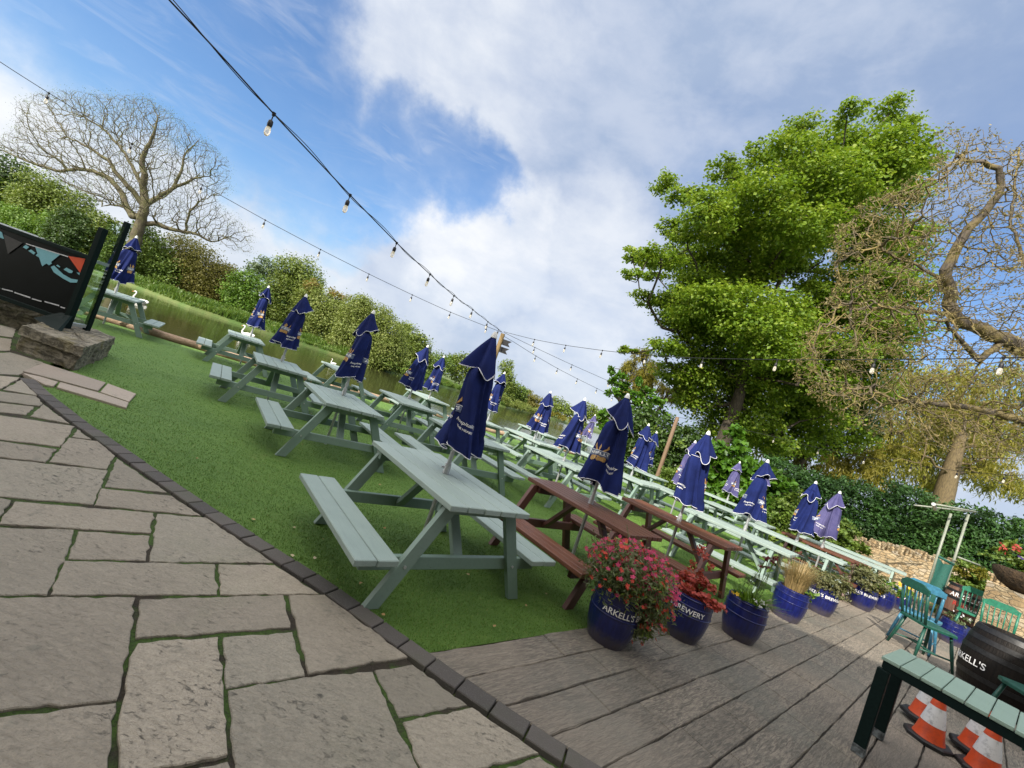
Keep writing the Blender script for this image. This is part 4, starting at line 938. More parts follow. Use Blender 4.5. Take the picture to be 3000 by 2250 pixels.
def festoon(lab, pts, bulbs, wrap=False):
    """pts: (x, y, distance) survey points along the cable; bulbs: index positions (x of the photo)"""
    P = np.array([D(*q) for q in pts]); xs = np.array([q[0] for q in pts], float); o = thing('festoon_lights', lab, 'string lights', P[0], 0, 'festoon light strings over the lawn')
    u = np.linspace(0, 1, 12*len(P)); d = np.r_[0, np.cumsum(np.linalg.norm(np.diff(P, axis=0), axis=1))]; d /= d[-1]
    # monotone smoothing of the polyline
    C = np.stack([np.interp(u, d, P[:, i]) for i in range(3)], 1)
    for _ in range(10): C[1:-1] = .25*C[:-2]+.5*C[1:-1]+.25*C[2:]
    b = MB(); b.tube(C-P[0], .0065, 6); b.build('cable', M['black_cable'], o, smooth=True)
    if wrap:
        ph = np.arange(len(C))*.9; W2 = C+np.c_[np.zeros(len(C)), .012*np.sin(ph), .022*np.cos(ph*.37)+.005]
        b = MB(); b.tube(W2-P[0], .004, 5); b.build('catenary_wire', M['black_cable'], o, smooth=True)
    for bx in bulbs:
        f = np.interp(bx, xs, d) if xs[-1] > xs[0] else np.interp(-bx, -xs, d); c = np.array([np.interp(f, u, C[:, i]) for i in range(3)])-P[0]
        b = MB(); b.tube([c+[0, 0, .012], c-[0, 0, .02]], [.018, .012], 8); b.tube([c, c-[0, 0, .065]], .005, 6)
        b.tube([c-[0, 0, .06], c-[0, 0, .07], c-[0, 0, .10], c-[0, 0, .125]], [.010, .020, .023, .020], 10); so_ = b.build('lamp_holder', M['black_cable'], o, smooth=40)
        b = MB(); b.lathe([(.014, -.12), (.022, -.14), (.025, -.165), (.023, -.19), (.012, -.207), (.002, -.21)][::-1], 12, c=c, cap=(False, False)); b.build('bulb', M['bulb'], so_, smooth=True)
    return o
festoon('festoon string rising steeply to the top left with big close bulbs', [(440, -60, 2.9), (493, 0, 3.0), (557, 63, 3.15), (708, 228, 3.5), (803, 336, 3.75), (1027, 573, 4.7), (1163, 713, 5.7), (1260, 804, 6.9), (1330, 867, 8.2), (1385, 907, 9.7), (1429, 942, 11.3), (1470, 972, 13)], [803, 1027, 1163, 1260, 1330, 1385, 1429, 1460], True)
festoon('festoon string running left across the bare tree', [(-120, 100, 7.2), (0, 182, 7.6), (145, 274, 8.1), (386, 421, 8.7), (593, 542, 9.4), (777, 645, 10.0), (939, 731, 10.6), (1081, 803, 11.2), (1208, 864, 11.8), (1320, 915, 12.3), (1427, 957, 12.8), (1472, 974, 13)], [145, 386, 593, 777, 939, 1081, 1208, 1320, 1427])
festoon('festoon string running level to the right across the big tree', [(1476, 972, 13), (1566, 995, 12.3), (1658, 1012, 11.7), (1766, 1027, 11), (1895, 1041, 10), (2062, 1050, 8.7), (2279, 1054, 7.3), (2564, 1054, 5.9), (2941, 1049, 4.8), (3120, 1043, 4.4)], [1566, 1658, 1766, 1895, 2062, 2279, 2564, 2941])
festoon('festoon string from the light pole down to the wooden post, upper of the two', [(1476, 974, 13), (1567, 1018, 13.6), (1676, 1069, 14.4), (1785, 1117, 15.3), (1885, 1167, 16.2), (1985, 1224, 17)], [1567, 1676, 1785, 1885])
festoon('lowest festoon string falling from the light pole toward the leafy shrub', [(1476, 985, 13), (1502, 1000, 13.3), (1570, 1043, 14), (1634, 1080, 14.7), (1692, 1110, 15.4), (1749, 1138, 16.2), (1805, 1166, 17)], [1570, 1634, 1692, 1749, 1795])
festoon('festoon string from the wooden post along the hedge to the right', [(1985, 1222, 17), (2141, 1250, 15.6), (2270, 1280, 14.6), (2400, 1313, 13.6), (2535, 1340, 12.7), (2671, 1362, 11.8), (2807, 1380, 11), (2945, 1392, 10.2), (3080, 1398, 9.6)], [2142, 2270, 2400, 2535, 2671, 2807, 2945])

# ------------------------------------------------------------------ folded garden swing by the wall
M['green_canvas'] = plain('green_canvas', (.010, .085, .065), .75, .002, 90, .35); M['cream_metal'] = plain('cream_painted_steel', (.22, .24, .19), .4, .0005, 30, .12)
LA, LB, RA, RB = D(2745, 1632, 10), D(2785, 1505, 10), D(2784, 1700, 10), D(2838, 1505, 10)
o = thing('garden_swing', 'pale metal garden swing frame with green canvas hanging from it', 'garden swing', (LA[0], LA[1], 0)); O3 = np.array([LA[0], LA[1], 0])
lx0 = np.array([LA[0], LA[1], 0]); rx0 = np.array([RB[0], RB[1], 0]); zt = 2.5
for q, zz in ((lx0, 2.42), (rx0, 2.54)):
    b = MB(); b.tube([q-O3, q-O3+[0, 0, zz]], .026, 10); b.build('post', M['cream_metal'], o, smooth=True)
b = MB(); b.tube([D(2738, 1477, 9.7)-O3, D(2858, 1499, 9.7)-O3], .022, 8); b.build('top_rail', M['cream_metal'], o, smooth=True)
b = MB(); b.tube([D(2678, 1480, 10.3)-O3, D(2855, 1500, 10.3)-O3], .020, 8); b.build('top_rail', M['cream_metal'], o, smooth=True)
b = MB(); b.tube([D(2735, 1477, 9.7)-O3, D(2740, 1492, 10.3)-O3], .04, 8); b.build('bracket', M['galv'], o)
b = MB(); b.tube([D(2806, 1632, 9.8)-O3, D(2870, 1656, 9.8)-O3], .02, 8); b.build('arm_rail', M['cream_metal'], o, smooth=True)
V = []; nu, nv = 14, 14
for i in range(nv+1):
    for j in range(nu+1):
        u, v = j/nu, i/nv; p = lx0*(1-u)+rx0*u; sag = math.sin(PI*u); p = p+np.array([0, -.02-.13*sag*v*math.sin(PI*v*.8+.3)-.02*math.sin(9*u+4*v), 1.34-1.05*v-.10*sag*(1-v)]); V.append(p-O3)
b = MB(); b.add(V, [[i*(nu+1)+j, i*(nu+1)+j+1, (i+1)*(nu+1)+j+1, (i+1)*(nu+1)+j] for i in range(nv) for j in range(nu)]); b.build('canvas', M['green_canvas'], o, smooth=True)
b = MB(); b.tube([lx0-O3+[0, -.02, 1.36], rx0-O3+[0, -.02, 1.30]], .032, 8); b.build('cross_bar', M['green_canvas'], o, smooth=True)

# ------------------------------------------------------------------ river bank: log edging, swans, bench, bird
t = NT('bleached_log'); c = t.coord(); n1 = t.noise(t.scale(c, (2, 16, 16)), 2, 6, .65); M['log'] = t.done(t.bsdf(t.mix(t.mapr(n1, .3, .7), (.28, .19, .12), (.46, .33, .23)), .85, t.bump(n1, .012)))
NE = resample(near_edge[2:10], .1); i0 = 0; logs = [('pale driftwood log at the lawn edge behind the windbreak', 0), ('long pale log edging the lawn left of the shaded tables', 0), ('short brown log stub beside a river edge table leg', 0)]
d = np.r_[0, np.cumsum(np.linalg.norm(np.diff(NE, axis=0), axis=1))]; u = 6.0; LG = 0
names = ['log on the river edge just left of the table behind the windbreak', 'log on the river edge below the two swans nearest the windbreak', 'longest pale log on the river edge in the open gap between tables', 'log on the river edge behind the leftmost shaded tables', 'log on the river edge under the table hidden by a parasol', 'log on the river edge with a dark hollow beside a sage table', 'log on the river edge in front of mid river', 'sunlit log on the river edge below the half hidden parasol', 'sunlit log on the river edge behind the pale tables', 'log on the river edge beside the shortest pale table', 'last visible log on the river edge before the wooden post']
while LG < len(names) and u < d[-1]-2.4:
    ln_ = [1.9, 1.7, 2.5, 1.6, 2.0, 1.4, 1.9, 1.6, 2.0, 1.7, 1.8][LG]; q0, q1 = [np.array([np.interp(x, d, NE[:, 0]), np.interp(x, d, NE[:, 1]), .05]) for x in (u, u+ln_)]
    b = MB(); k = 9; pts = [np.zeros(3)+(q1-q0)*i/(k-1)+[0, rng.normal(0, .012), rng.normal(0, .012)] for i in range(k)]; b.tube(pts, [random.uniform(.085, .105) for _ in range(k)], 10)
    o = b.build('edging_log', M['log'], smooth=50); o.location = q0; tag(o, names[LG], 'log', 'logs edging the river bank'); u += ln_+random.uniform(.05, .25); LG += 1
M['swan'] = plain('white_feathers', (.80, .79, .75), .8, .01, 30, .05); M['beak'] = plain('orange_beak', (.65, .20, .03), .5)
def make_swan(lab, loc, rz, preen=0.0, sc=1.0):
    o = thing('swan', lab, 'swan', loc, rz, 'swans on the river'); o.scale = (sc,)*3
    b = MB(); n = 16; prof = [(-.62, .01, .20), (-.52, .07, .19), (-.38, .15, .15), (-.18, .215, .12), (.05, .225, .11), (.25, .18, .12), (.38, .11, .16), (.44, .03, .20)]; V = []
    for x, r, z in prof:
        for j in range(n):
            a = 2*PI*j/n; V.append((x, r*math.cos(a)*1.0, z+r*.78*math.sin(a)+(.06 if math.sin(a) > 0 else 0)*math.sin(a)*(r/.22)))
    b.add(V, [[i*n+j, i*n+(j+1) % n, (i+1)*n+(j+1) % n, (i+1)*n+j] for i in range(len(prof)-1) for j in range(n)]+[list(range(n))[::-1], [(len(prof)-1)*n+j for j in range(n)]])
    s0 = [(.30, 0, .16), (.46, 0, .24), (.52, 0, .40), (.46, 0, .56), (.40, 0, .70), (.44, 0, .80), (.53, 0, .815), (.62, 0, .775)]
    b.tube(s0, [.10, .075, .055, .045, .042, .047, .052, .026], 12); body = b.build('body', M['swan'], o, smooth=True)
    b = MB(); b.tube([(.61, 0, .78), (.70, 0, .745), (.74, 0, .725)], [.028, .02, .010], 8); b.ell((.60, 0, .815), (.018, .014, .014), 8, 6); b.build('beak', M['beak'], o, smooth=True)
    for sy in (-1, 1):
        b = MB(); b.ell((-.18, sy*.16, .24), (.40, .085, .15), 14, 8, rot=[[.985, 0, .17], [0, 1, 0], [-.17, 0, .985]]); b.build('wing', M['swan'], o, smooth=True)
    return o
sw = G(408, 884, -.5); make_swan('white swan swimming left of the far bank, just right of the windbreak parasol', (sw[0]*.985, sw[1]*.985, -.56), R_(188), sc=.72)
sw = G(722, 985, -.5); make_swan('white swan behind the table at the river edge, neck curved', (sw[0], sw[1], -.56), R_(172), sc=.8)
sw = G(975, 1066, -.5); make_swan('distant white swan beside the parasol left of the closest one', (sw[0], sw[1], -.56), R_(150), sc=.45)
bp = D(980, 1012, 46)
o = thing('park_bench', 'small wooden park bench on the far bank under a dark bush', 'bench', (bp[0], bp[1], bp[2]-.35), R_(-12))
for x in (-.7, .7):
    for y in (-.2, .2):
        b = MB(); b.box((x, y, .2), (.08, .08, .46)); b.build('leg', M['timber'], o)
b = MB()
for y in (-.17, 0, .17): b.box((0, y, .45), (1.7, .13, .04))
b.build('seat', M['timber'], o); b = MB()
for z in (.60, .76, .9): b.box((0, .26, z), (1.7, .03, .10))
b.box((-.7, .24, .66), (.08, .03, .5)); b.box((.7, .24, .66), (.08, .03, .5)); b.build('backrest', M['timber'], o)
# pebble-like litter on the turf
b = MB()
for _ in range(70):
    px_, py_ = random.uniform(300, 2100), random.uniform(1200, 1850); q = G(px_, py_)
    if inside([q[:2]], lawn_poly)[0] and q[1] < 9: a = random.uniform(0, 6); s_ = random.uniform(.008, .022); b.add([(q[0]+s_*math.cos(a+k2)*(1 if k2 % 2 else .6), q[1]+s_*math.sin(a+k2), .012+random.uniform(0, .012)) for k2 in (0, 1.5, 3, 4.6)], [[0, 1, 2, 3]])
t = NT('dry_leaf'); M['dry_leaf'] = t.done(t.bsdf(t.ramp(t.rnd(), [(0, (.30, .16, .05)), (.5, (.40, .30, .14)), (1, (.55, .48, .34))]), .8))
tag(b.build('fallen_leaves', M['dry_leaf']), kind='stuff')

# ------------------------------------------------------------------ the house behind the photographer, whose roof line shades the terrace
o = thing('pub_building', 'gabled stone building on the terrace side, outside the picture', 'building', (-6, -3, 0))
roof = [(-19, 9.0), (-17.5, 11.25), (-13.6, 13.2), (-8.4, 11.6), (-5.2, 9.3), (-1.13, 7.25), (.3, 7.0), (1.6, 7.6), (3.5, 8.5), (8, 9.8), (14, 9.8)]
V = [(x+6, -.0, z) for x, z in roof]+[(x+6, 0, -.2) for x, _ in roof]; k = len(roof); V += [(x, -3.5, z) for x, _, z in V]
b = MB(); b.add(V, [[i, i+1, k+i+1, k+i][::-1] for i in range(k-1)]+[[2*k+i, 2*k+i+1, 3*k+i+1, 3*k+i] for i in range(k-1)]+[[i, 2*k+i, 2*k+i+1, i+1][::-1] for i in range(k-1)]+[[0, k, 3*k, 2*k], [k-1, 3*k-1, 4*k-1, 2*k-1]]); b.build('masonry', M['rubble'], o)
# ------------------------------------------------------------------ vegetation
LM = {
 'maple': leafmat('sycamore_leaf', [(.075, .150, .010), (.150, .262, .016), (.235, .345, .024), (.33, .38, .05)], .5),
 'ivy': leafmat('climber_leaf', [(.040, .115, .010), (.085, .205, .016), (.14, .28, .025)], .38, .4),
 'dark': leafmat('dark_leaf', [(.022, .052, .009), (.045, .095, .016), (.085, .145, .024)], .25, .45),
 'mid': leafmat('mid_green_leaf', [(.060, .115, .016), (.120, .195, .026), (.20, .27, .042)], .3),
 'bright': leafmat('nettle_leaf', [(.060, .145, .014), (.12, .235, .020), (.20, .30, .045)], .35),
 'olive': leafmat('olive_leaf', [(.085, .135, .018), (.150, .215, .030), (.24, .28, .05)], .3),
 'brown': leafmat('brown_willow_leaf', [(.12, .115, .026), (.19, .18, .036), (.27, .24, .06)], .35),
 'yellow': leafmat('yellow_willow_leaf', [(.140, .135, .014), (.220, .200, .022), (.300, .250, .035)], .45),
 'pale': leafmat('pale_willow_leaf', [(.115, .165, .026), (.21, .265, .055), (.33, .36, .11)], .4),
 'lime': leafmat('lime_willow_leaf', [(.15, .165, .018), (.25, .25, .030), (.36, .33, .05)], .45),
 'gold': leafmat('golden_leaf', [(.160, .120, .020), (.250, .170, .030), (.200, .190, .040)], .4),
 'hedge': leafmat('conifer_spray', [(.015, .054, .009), (.030, .093, .015), (.060, .143, .021)], .15, .6),
 'far': leafmat('far_leaf', [(.070, .112, .056), (.105, .154, .070), (.140, .182, .084)], .2),
 'bud': leafmat('walnut_bud', [(.15, .11, .045), (.23, .17, .065), (.22, .20, .06)], .35),
 'coral': leafmat('coral_leaf', [(.300, .035, .030), (.480, .075, .055), (.360, .050, .045)], .3),
 'grey': leafmat('grey_green_leaf', [(.060, .090, .035), (.110, .150, .055), (.200, .210, .100)], .3),
 'bronze': leafmat('bronze_green_leaf', [(.075, .085, .028), (.120, .130, .045), (.170, .155, .070)], .25),
 'straw': leafmat('straw_blade', [(.280, .190, .080), (.400, .290, .130), (.330, .240, .110)], .3),
 'grass': leafmat('bank_grass_blade', [(.045, .105, .012), (.095, .18, .020), (.18, .235, .05)], .35)}
def barkmat(name, a, b, lich=None):
    t = NT(name); c = t.pos(); n1 = t.noise(t.scale(c, (6, 6, 1.4)), 4, 7, .7); col = t.mix(t.mapr(n1, .35, .65), a, b)
    if lich: col = t.mix(t.math('MULTIPLY', t.mapr(t.noise(c, 2.2, 4), .42, .62), .8), col, lich)
    return t.done(t.bsdf(col, .85, t.bump(n1, .03)))
BK = {'ochre': barkmat('ochre_lichen_twig', (.085, .068, .044), (.18, .145, .085), (.27, .205, .06)), 'grey': barkmat('grey_bark', (.060, .050, .030), (.13, .11, .065), (.12, .115, .045)), 'dark': barkmat('dark_bark', (.030, .024, .016), (.07, .056, .036)),
      'lichen': barkmat('lichen_bark', (.045, .037, .028), (.115, .092, .064), (.17, .13, .045)), 'willow': barkmat('willow_bark', (.095, .070, .038), (.18, .135, .065))}
def unit(v): return v/(np.linalg.norm(v, axis=-1, keepdims=True)+1e-9)
def leaves(name, mat, blobs, size, parent=None, asp=.62, up=.55, clump=.34, k=1.0, flat_=.75, droop=0.0, per=46, cover=3.2, shell=.5, nmax=90000, fold=.25):
    """foliage: many small folded leaves in loose clumps spread through the given ellipsoids (centre, radii)"""
    PP, NN = [], []
    for c, r in blobs:
        r = np.array(r, float); rm = float(np.cbrt(r.prod())); n = int(min(nmax, k*cover*PI*rm*rm/(size*size*asp*.5)))
        m_ = max(3, n//per); d = unit(rng.normal(0, 1, (m_, 3))); rad = (shell**3+(1-shell**3)*rng.random(m_))**(1/3); cc = d*rad[:, None]
        idx = rng.integers(0, m_, n); off_ = rng.normal(0, 1, (n, 3))*clump*.5; off_[:, 2] *= flat_
        q = cc[idx]+off_; PP.append(np.array(c)+q*r); NN.append(unit(cc[idx]))
    P = np.concatenate(PP); NRM = np.concatenate(NN); n = len(P)
    nr = unit(NRM*.5+np.array([0, 0, up])+rng.normal(0, .55, (n, 3))); tdir = rng.normal(0, 1, (n, 3)); tdir[:, 2] -= droop*2; tdir = unit(tdir-nr*(tdir*nr).sum(1, keepdims=True)*(1 if droop == 0 else .3)); bd = unit(np.cross(nr, tdir)); nr = np.cross(tdir, bd)
    s_ = size*rng.uniform(.65, 1.3, n)[:, None]; w = s_*asp*.5
    V = np.stack([P, P+tdir*s_*.5+bd*w+nr*w*fold, P+tdir*s_, P+tdir*s_*.5-bd*w+nr*w*fold], 1)
    return V.reshape(-1, 3)
def crown(name, mat, blobs, size, parent, **kw):
    V = leaves(name, mat, blobs, size, **kw)
    if parent is not None: V = V-np.array(parent.location)
    return fast_mesh(name, V, 4, mat, parent)
def skeleton(trunk, attract, tip=.012, power=.44, seg=.7, wob=.12, plw=.30, trunk_r=None, grav=0.0):
    pos = [np.array(p, float) for p in trunk]; par = [-1]+list(range(len(trunk)-1)); pl = [0.0]
    for i in range(1, len(pos)): pl.append(pl[-1]+np.linalg.norm(pos[i]-pos[i-1]))
    A = np.array(attract); top = pos[-1]
    cen = np.array(trunk); dm = np.min(np.linalg.norm(A[:, None]-cen[None], axis=2), 1); A = A[np.argsort(dm)]
    cap = len(pos)+len(A)*12+50; X = np.zeros((cap, 3)); PLN = np.zeros(cap); X[:len(pos)] = pos; PLN[:len(pos)] = pl; n = len(pos); n0 = max(1, int(len(trunk)*.35)); tips = np.zeros(cap); par = par+[0]*(cap-len(par))
    for a in A:
        d = np.linalg.norm(X[n0:n]-a, axis=1); i = int(np.argmin(d+plw*PLN[n0:n]))+n0; L = d[i-n0]; kk = max(1, min(10, int(L/seg))); last = i; p0 = X[i].copy()
        for j in range(1, kk+1):
            u = j/kk; q = p0+(a-p0)*u+rng.normal(0, wob*L/kk, 3)*(u < 1)+np.array([0, 0, grav*L*u*(1-u)])
            X[n] = q; PLN[n] = PLN[last]+np.linalg.norm(q-X[last]); par[n] = last; last = n; n += 1
            if n >= cap-2: break
        tips[last] += 1
        if n >= cap-12: break
    for i in range(n-1, 0, -1): tips[par[i]] += tips[i]
    R = tip*np.maximum(tips[:n], 1)**power
    if trunk_r is not None:
        for i in range(len(trunk)): R[i] = max(R[i]*0, np.interp(i/(len(trunk)-1), np.linspace(0, 1, len(trunk_r)), trunk_r))
    return X[:n], np.array(par[:n]), R
def branches(b, X, par, R, mn=3, mx=8, minr=0.0, maxr=9.0):
    i = np.arange(1, len(X)); i = i[(R[i] >= minr) & (R[i] < maxr)]
    for thick, ns in ((True, mx), (False, mn)):
        ii = i[(R[i] > .05) == thick]
        if not len(ii): continue
        a, c = X[par[ii]], X[ii]; ra, rc = np.minimum(R[par[ii]], R[ii]*1.6), R[ii]; t = unit(c-a); ref = np.where(np.abs(t[:, 2:3]) < .9, np.array([[0, 0, 1.0]]), np.array([[1.0, 0, 0]])); u = unit(np.cross(t, ref)); v = np.cross(t, u)
        an = np.arange(ns)*2*PI/ns; ring = lambda p, r: p[:, None]+r[:, None, None]*(np.cos(an)[None, :, None]*u[:, None]+np.sin(an)[None, :, None]*v[:, None])
        ext = t*np.minimum(rc, .5)[:, None]*.3
        V = np.concatenate([ring(a-ext, ra), ring(c+ext, rc)], 1).reshape(-1, 3); n = len(ii); base = (np.arange(n)*2*ns)[:, None, None]
        q = np.array([[j, (j+1) % ns, ns+(j+1) % ns, ns+j] for j in range(ns)])[None]; Fq = (base+q).reshape(-1, 4)
        b.add(V, Fq.tolist())
def rpt(p, j): return p+rng.normal(0, j, 3)

# --- the big sycamore
DM = 22.0; ZM = lambda x, y: (1700+x*.7234, 250+y*.7234)
raw = [(1250, 95, 52), (1340, 165, 45), (1085, 120, 45), (900, 172, 60), (875, 240, 60), (1000, 262, 85), (1150, 225, 85), (1275, 255, 75), (742, 272, 52), (800, 330, 75), (950, 345, 95), (1100, 345, 105), (1250, 345, 85), (1385, 290, 50), (580, 342, 50), (650, 372, 65), (340, 395, 50), (400, 455, 45), (460, 440, 45), (525, 480, 70), (640, 455, 80), (760, 450, 95), (900, 440, 105), (1050, 445, 105), (1200, 430, 90), (365, 585, 48), (425, 600, 50), (500, 560, 80), (620, 570, 90), (760, 580, 100), (900, 580, 105), (1010, 560, 90), (205, 680, 42), (270, 690, 48), (340, 705, 62), (430, 690, 80), (560, 680, 90), (700, 700, 100), (850, 690, 100), (215, 775, 32), (300, 765, 42), (470, 790, 72), (600, 800, 95), (745, 760, 70), (255, 868, 42), (350, 868, 58), (480, 880, 90), (640, 890, 105), (800, 900, 90), (390, 960, 70), (520, 965, 90), (700, 980, 105), (850, 985, 100), (960, 950, 85), (345, 1065, 60), (450, 1065, 88), (600, 1085, 100), (780, 1100, 100), (900, 1100, 90), (1050, 1060, 90), (170, 1068, 24), (205, 1075, 22), (370, 1165, 68), (480, 1190, 88), (640, 1195, 80), (800, 1200, 90), (950, 1200, 100), (1100, 1180, 100),
       (1150, 600, 100), (1250, 700, 110), (1130, 800, 105), (1290, 820, 100), (1080, 900, 105), (1230, 960, 110), (1200, 1080, 100), (1330, 600, 80), (1330, 450, 70)]
blobs = []; att = []
for x, y, r in raw:
    rm = r*.7234/F*DM*1.02; dz = rng.uniform(-1, 1)*2.6-.6
    c = D(*ZM(x, y), DM+dz); blobs.append((c, (rm*1.08, rm*1.25, rm*.62))); att += [rpt(c, rm*.35) for _ in range(5)]
cpoly = [ZM(*q) for q in [(980, 330), (1250, 260), (1300, 420), (1320, 900), (1220, 1180), (460, 1200), (400, 1060), (400, 880), (450, 720), (580, 600), (720, 480), (850, 420)]]
cx0, cy0 = np.array(cpoly).min(0); cx1, cy1 = np.array(cpoly).max(0); nf = 0
while nf < 44:
    x, y = rng.uniform(cx0, cx1), rng.uniform(cy0, cy1)
    if not inside([(x, y)], cpoly)[0]: continue
    rm = rng.uniform(62, 95)*.7234/F*DM; c = D(x, y, DM+rng.uniform(-.6, 2.8)); blobs.append((c, (rm, rm*1.1, rm*.8))); att.append(rpt(c, rm*.3)); nf += 1
low = []
for x, y, r in [(560, 1320, 95), (700, 1330, 95), (850, 1330, 110), (1000, 1330, 100), (1100, 1420, 80), (950, 1450, 85), (470, 1280, 80), (1200, 1250, 90), (760, 1430, 85), (620, 1250, 100), (720, 1230, 110), (830, 1120, 110), (640, 1380, 90), (900, 1260, 110), (1010, 1150, 110), (420, 1230, 60), (520, 1400, 70), (830, 1000, 110), (960, 1040, 110), (700, 1100, 110), (560, 1150, 90)]:
    rm = r*.7234/F*DM; c = D(*ZM(x, y), DM+rng.uniform(.5, 3)); low.append((c, (rm, rm*1.2, rm*.8))); att += [rpt(c, rm*.4) for _ in range(3)]
base = D(*ZM(560, 1470), DM); base[2] = -.1
t0 = thing('sycamore_tree', 'tall dense sycamore with fresh bright green leaves rising behind the parasols', 'tree', base)
tr = [base, base+[0.05, 0, 1.2], D(*ZM(600, 1380), DM), D(*ZM(640, 1270), DM), D(*ZM(680, 1100), DM), D(*ZM(760, 900), DM), D(*ZM(850, 700), DM), D(*ZM(950, 500), DM), D(*ZM(1030, 340), DM)]
trs = np.array(tr); u = np.linspace(0, 1, 40); trs = np.stack([np.interp(u, np.linspace(0, 1, len(tr)), trs[:, i]) for i in range(3)], 1)
X, pr, Rr = skeleton(trs-base, np.array(att)-base, tip=.016, power=.46, seg=.8, wob=.10, trunk_r=[.50, .38, .28, .15, .07, .04])
b = MB(); branches(b, X, pr, Rr); b.build('trunk', BK['dark'], t0, smooth=True)
crown('crown', LM['maple'], blobs, .155, t0, asp=.85, up=.8, clump=.52, flat_=.45, per=48, cover=6.2, shell=.25, k=1.0)
crown('inner_crown', LM['maple'], low, .17, t0, asp=.8, up=.6, clump=.5, cover=4.2, shell=.3)

# --- bare walnut with yellow lichen, its trunk outside the right edge
DW = 11.0
limbs = [[(3420, 1700, 11), (3380, 1480, 11), (3280, 1250, 11), (3130, 1100, 10.8), (2942, 996, 10.6), (2791, 924, 10.4), (2778, 848, 10.4), (2765, 794, 10.3), (2833, 680, 10.2), (2926, 570, 10.0), (2938, 528, 10), (2917, 481, 10), (2778, 456, 10)],
         [(2942, 996, 10.6), (2870, 1060, 10.4), (2800, 985, 10.2), (2770, 945, 10), (2700, 935, 9.8)],
         [(3280, 1250, 11), (3100, 1270, 10.6), (2980, 1225, 10.3), (2850, 1195, 10.1), (2740, 1182, 10.0), (2620, 1172, 9.9), (2540, 1135, 9.8)],
         [(3130, 1100, 10.8), (3020, 850, 11.2), (2960, 650, 11.5), (2990, 420, 11.8)], [(2778, 848, 10.4), (2700, 780, 10.2), (2590, 740, 10), (2560, 690, 10)], [(2791, 924, 10.4), (2640, 900, 10), (2480, 905, 9.8)]]
base = D(3420, 1700, 11); base[2] = -.1
def inpoly(P, poly): return inside(P, poly)
wpoly = [(2760, 350), (2830, 380), (2870, 360), (2960, 420), (3060, 400), (3080, 1330), (2950, 1350), (2700, 1300), (2600, 1280), (2500, 1250), (2420, 1200), (2330, 1100), (2330, 1020), (2380, 950), (2420, 880), (2430, 760), (2440, 680), (2520, 590), (2620, 540), (2700, 500), (2740, 420)]
Q = np.c_[rng.uniform(2320, 3090, 12000), rng.uniform(340, 1360, 12000)]; Q = Q[inpoly(Q, wpoly)][:3100]
keep = rng.random(len(Q)) < np.interp(Q[:, 1], [340, 520, 1200, 1350], [.5, .95, 1, .5]); Q = Q[keep]
att = np.array([D(x, y, DW-1.0+rng.normal(0, 1.1)+.4*math.sin(x*.02)) for x, y in Q])
P0 = []
for l in limbs:
    A = np.array([D(*q) for q in l]); dd = np.r_[0, np.cumsum(np.linalg.norm(np.diff(A, axis=0), axis=1))]; uu = np.arange(0, dd[-1], .22); P0.append(np.stack([np.interp(uu, dd, A[:, i]) for i in range(3)], 1)+rng.normal(0, .018, (len(uu), 3)))
P0[0][0] = base
t0 = thing('walnut_tree', 'leafless twisted tree with yellow lichened twigs reaching in from the right edge', 'tree', base)
# stitch the limbs into one starting skeleton
def skeleton_multi(lims, attract, **kw):
    global _st
    X = list(lims[0]); par = [-1]+list(range(len(X)-1))
    for l in lims[1:]:
        i = int(np.argmin(np.linalg.norm(np.array(X)-l[0], axis=1))); 
        for q in l: X.append(q); par.append(i); i = len(X)-1
    return X, par
X0, par0 = skeleton_multi(P0, None)
cap = len(X0)+len(att)*8; X = np.zeros((cap, 3)); X[:len(X0)] = X0; par = np.array(par0+[0]*(cap-len(par0))); n = len(X0); tips = np.zeros(cap); C0 = np.array(X0)
att = att[np.argsort(np.min(np.linalg.norm(att[:, None]-C0[None], axis=2), 1))]; PLN = np.zeros(cap)
for a in att:
    d = np.linalg.norm(X[6:n]-a, axis=1); i = int(np.argmin(d+.25*PLN[6:n]))+6; L = d[i-6]; kk = max(2, min(6, int(L/.15))); last = i; p0 = X[i].copy()
    for j in range(1, kk+1):
        uu = j/kk; X[n] = p0+(a-p0)*uu+rng.normal(0, .026, 3)*(uu < 1)+np.array([0, 0, -.10*L*math.sin(PI*uu)]); PLN[n] = PLN[last]+np.linalg.norm(X[n]-X[last]); par[n] = last; last = n; n += 1
    tips[last] += 1
for i in range(n-1, 0, -1): tips[par[i]] += tips[i]
Rr = .0046*np.maximum(tips[:n], 1)**.45; lens = [len(q) for q in P0]; k0 = 0
for l, (ra, rb) in zip(lens, ((.34, .040), (.085, .03), (.14, .03), (.07, .025), (.055, .022), (.055, .022))):
    Rr[k0:k0+l] = np.maximum(np.linspace(ra, rb, l), Rr[k0:k0+l]*.6); k0 += l
b = MB(); branches(b, X[:n]-base, par[:n], Rr, minr=.03); b.build('trunk', BK['lichen'], t0, smooth=True)
b = MB(); branches(b, X[:n]-base, par[:n], Rr, maxr=.03); b.build('twigs', BK['ochre'], t0, smooth=True)
tipn = np.where((tips[:n] > 0) & (tips[:n] < 3))[0]; tp = X[tipn]; rep = np.repeat(tp, 2, 0)+rng.normal(0, .05, (len(tp)*2, 3))
blb = [(p, (.05, .05, .04)) for p in rep[rng.random(len(rep)) < .55]]
V = []
for p, r_ in blb: V.append(p+rng.normal(0, .03, (4, 3)))
P = np.concatenate(V); nn_ = len(P); td = unit(rng.normal(0, 1, (nn_, 3))+[0, 0, -.3]); bd = unit(np.cross(td, rng.normal(0, 1, (nn_, 3)))); s_ = rng.uniform(.04, .085, nn_)[:, None]
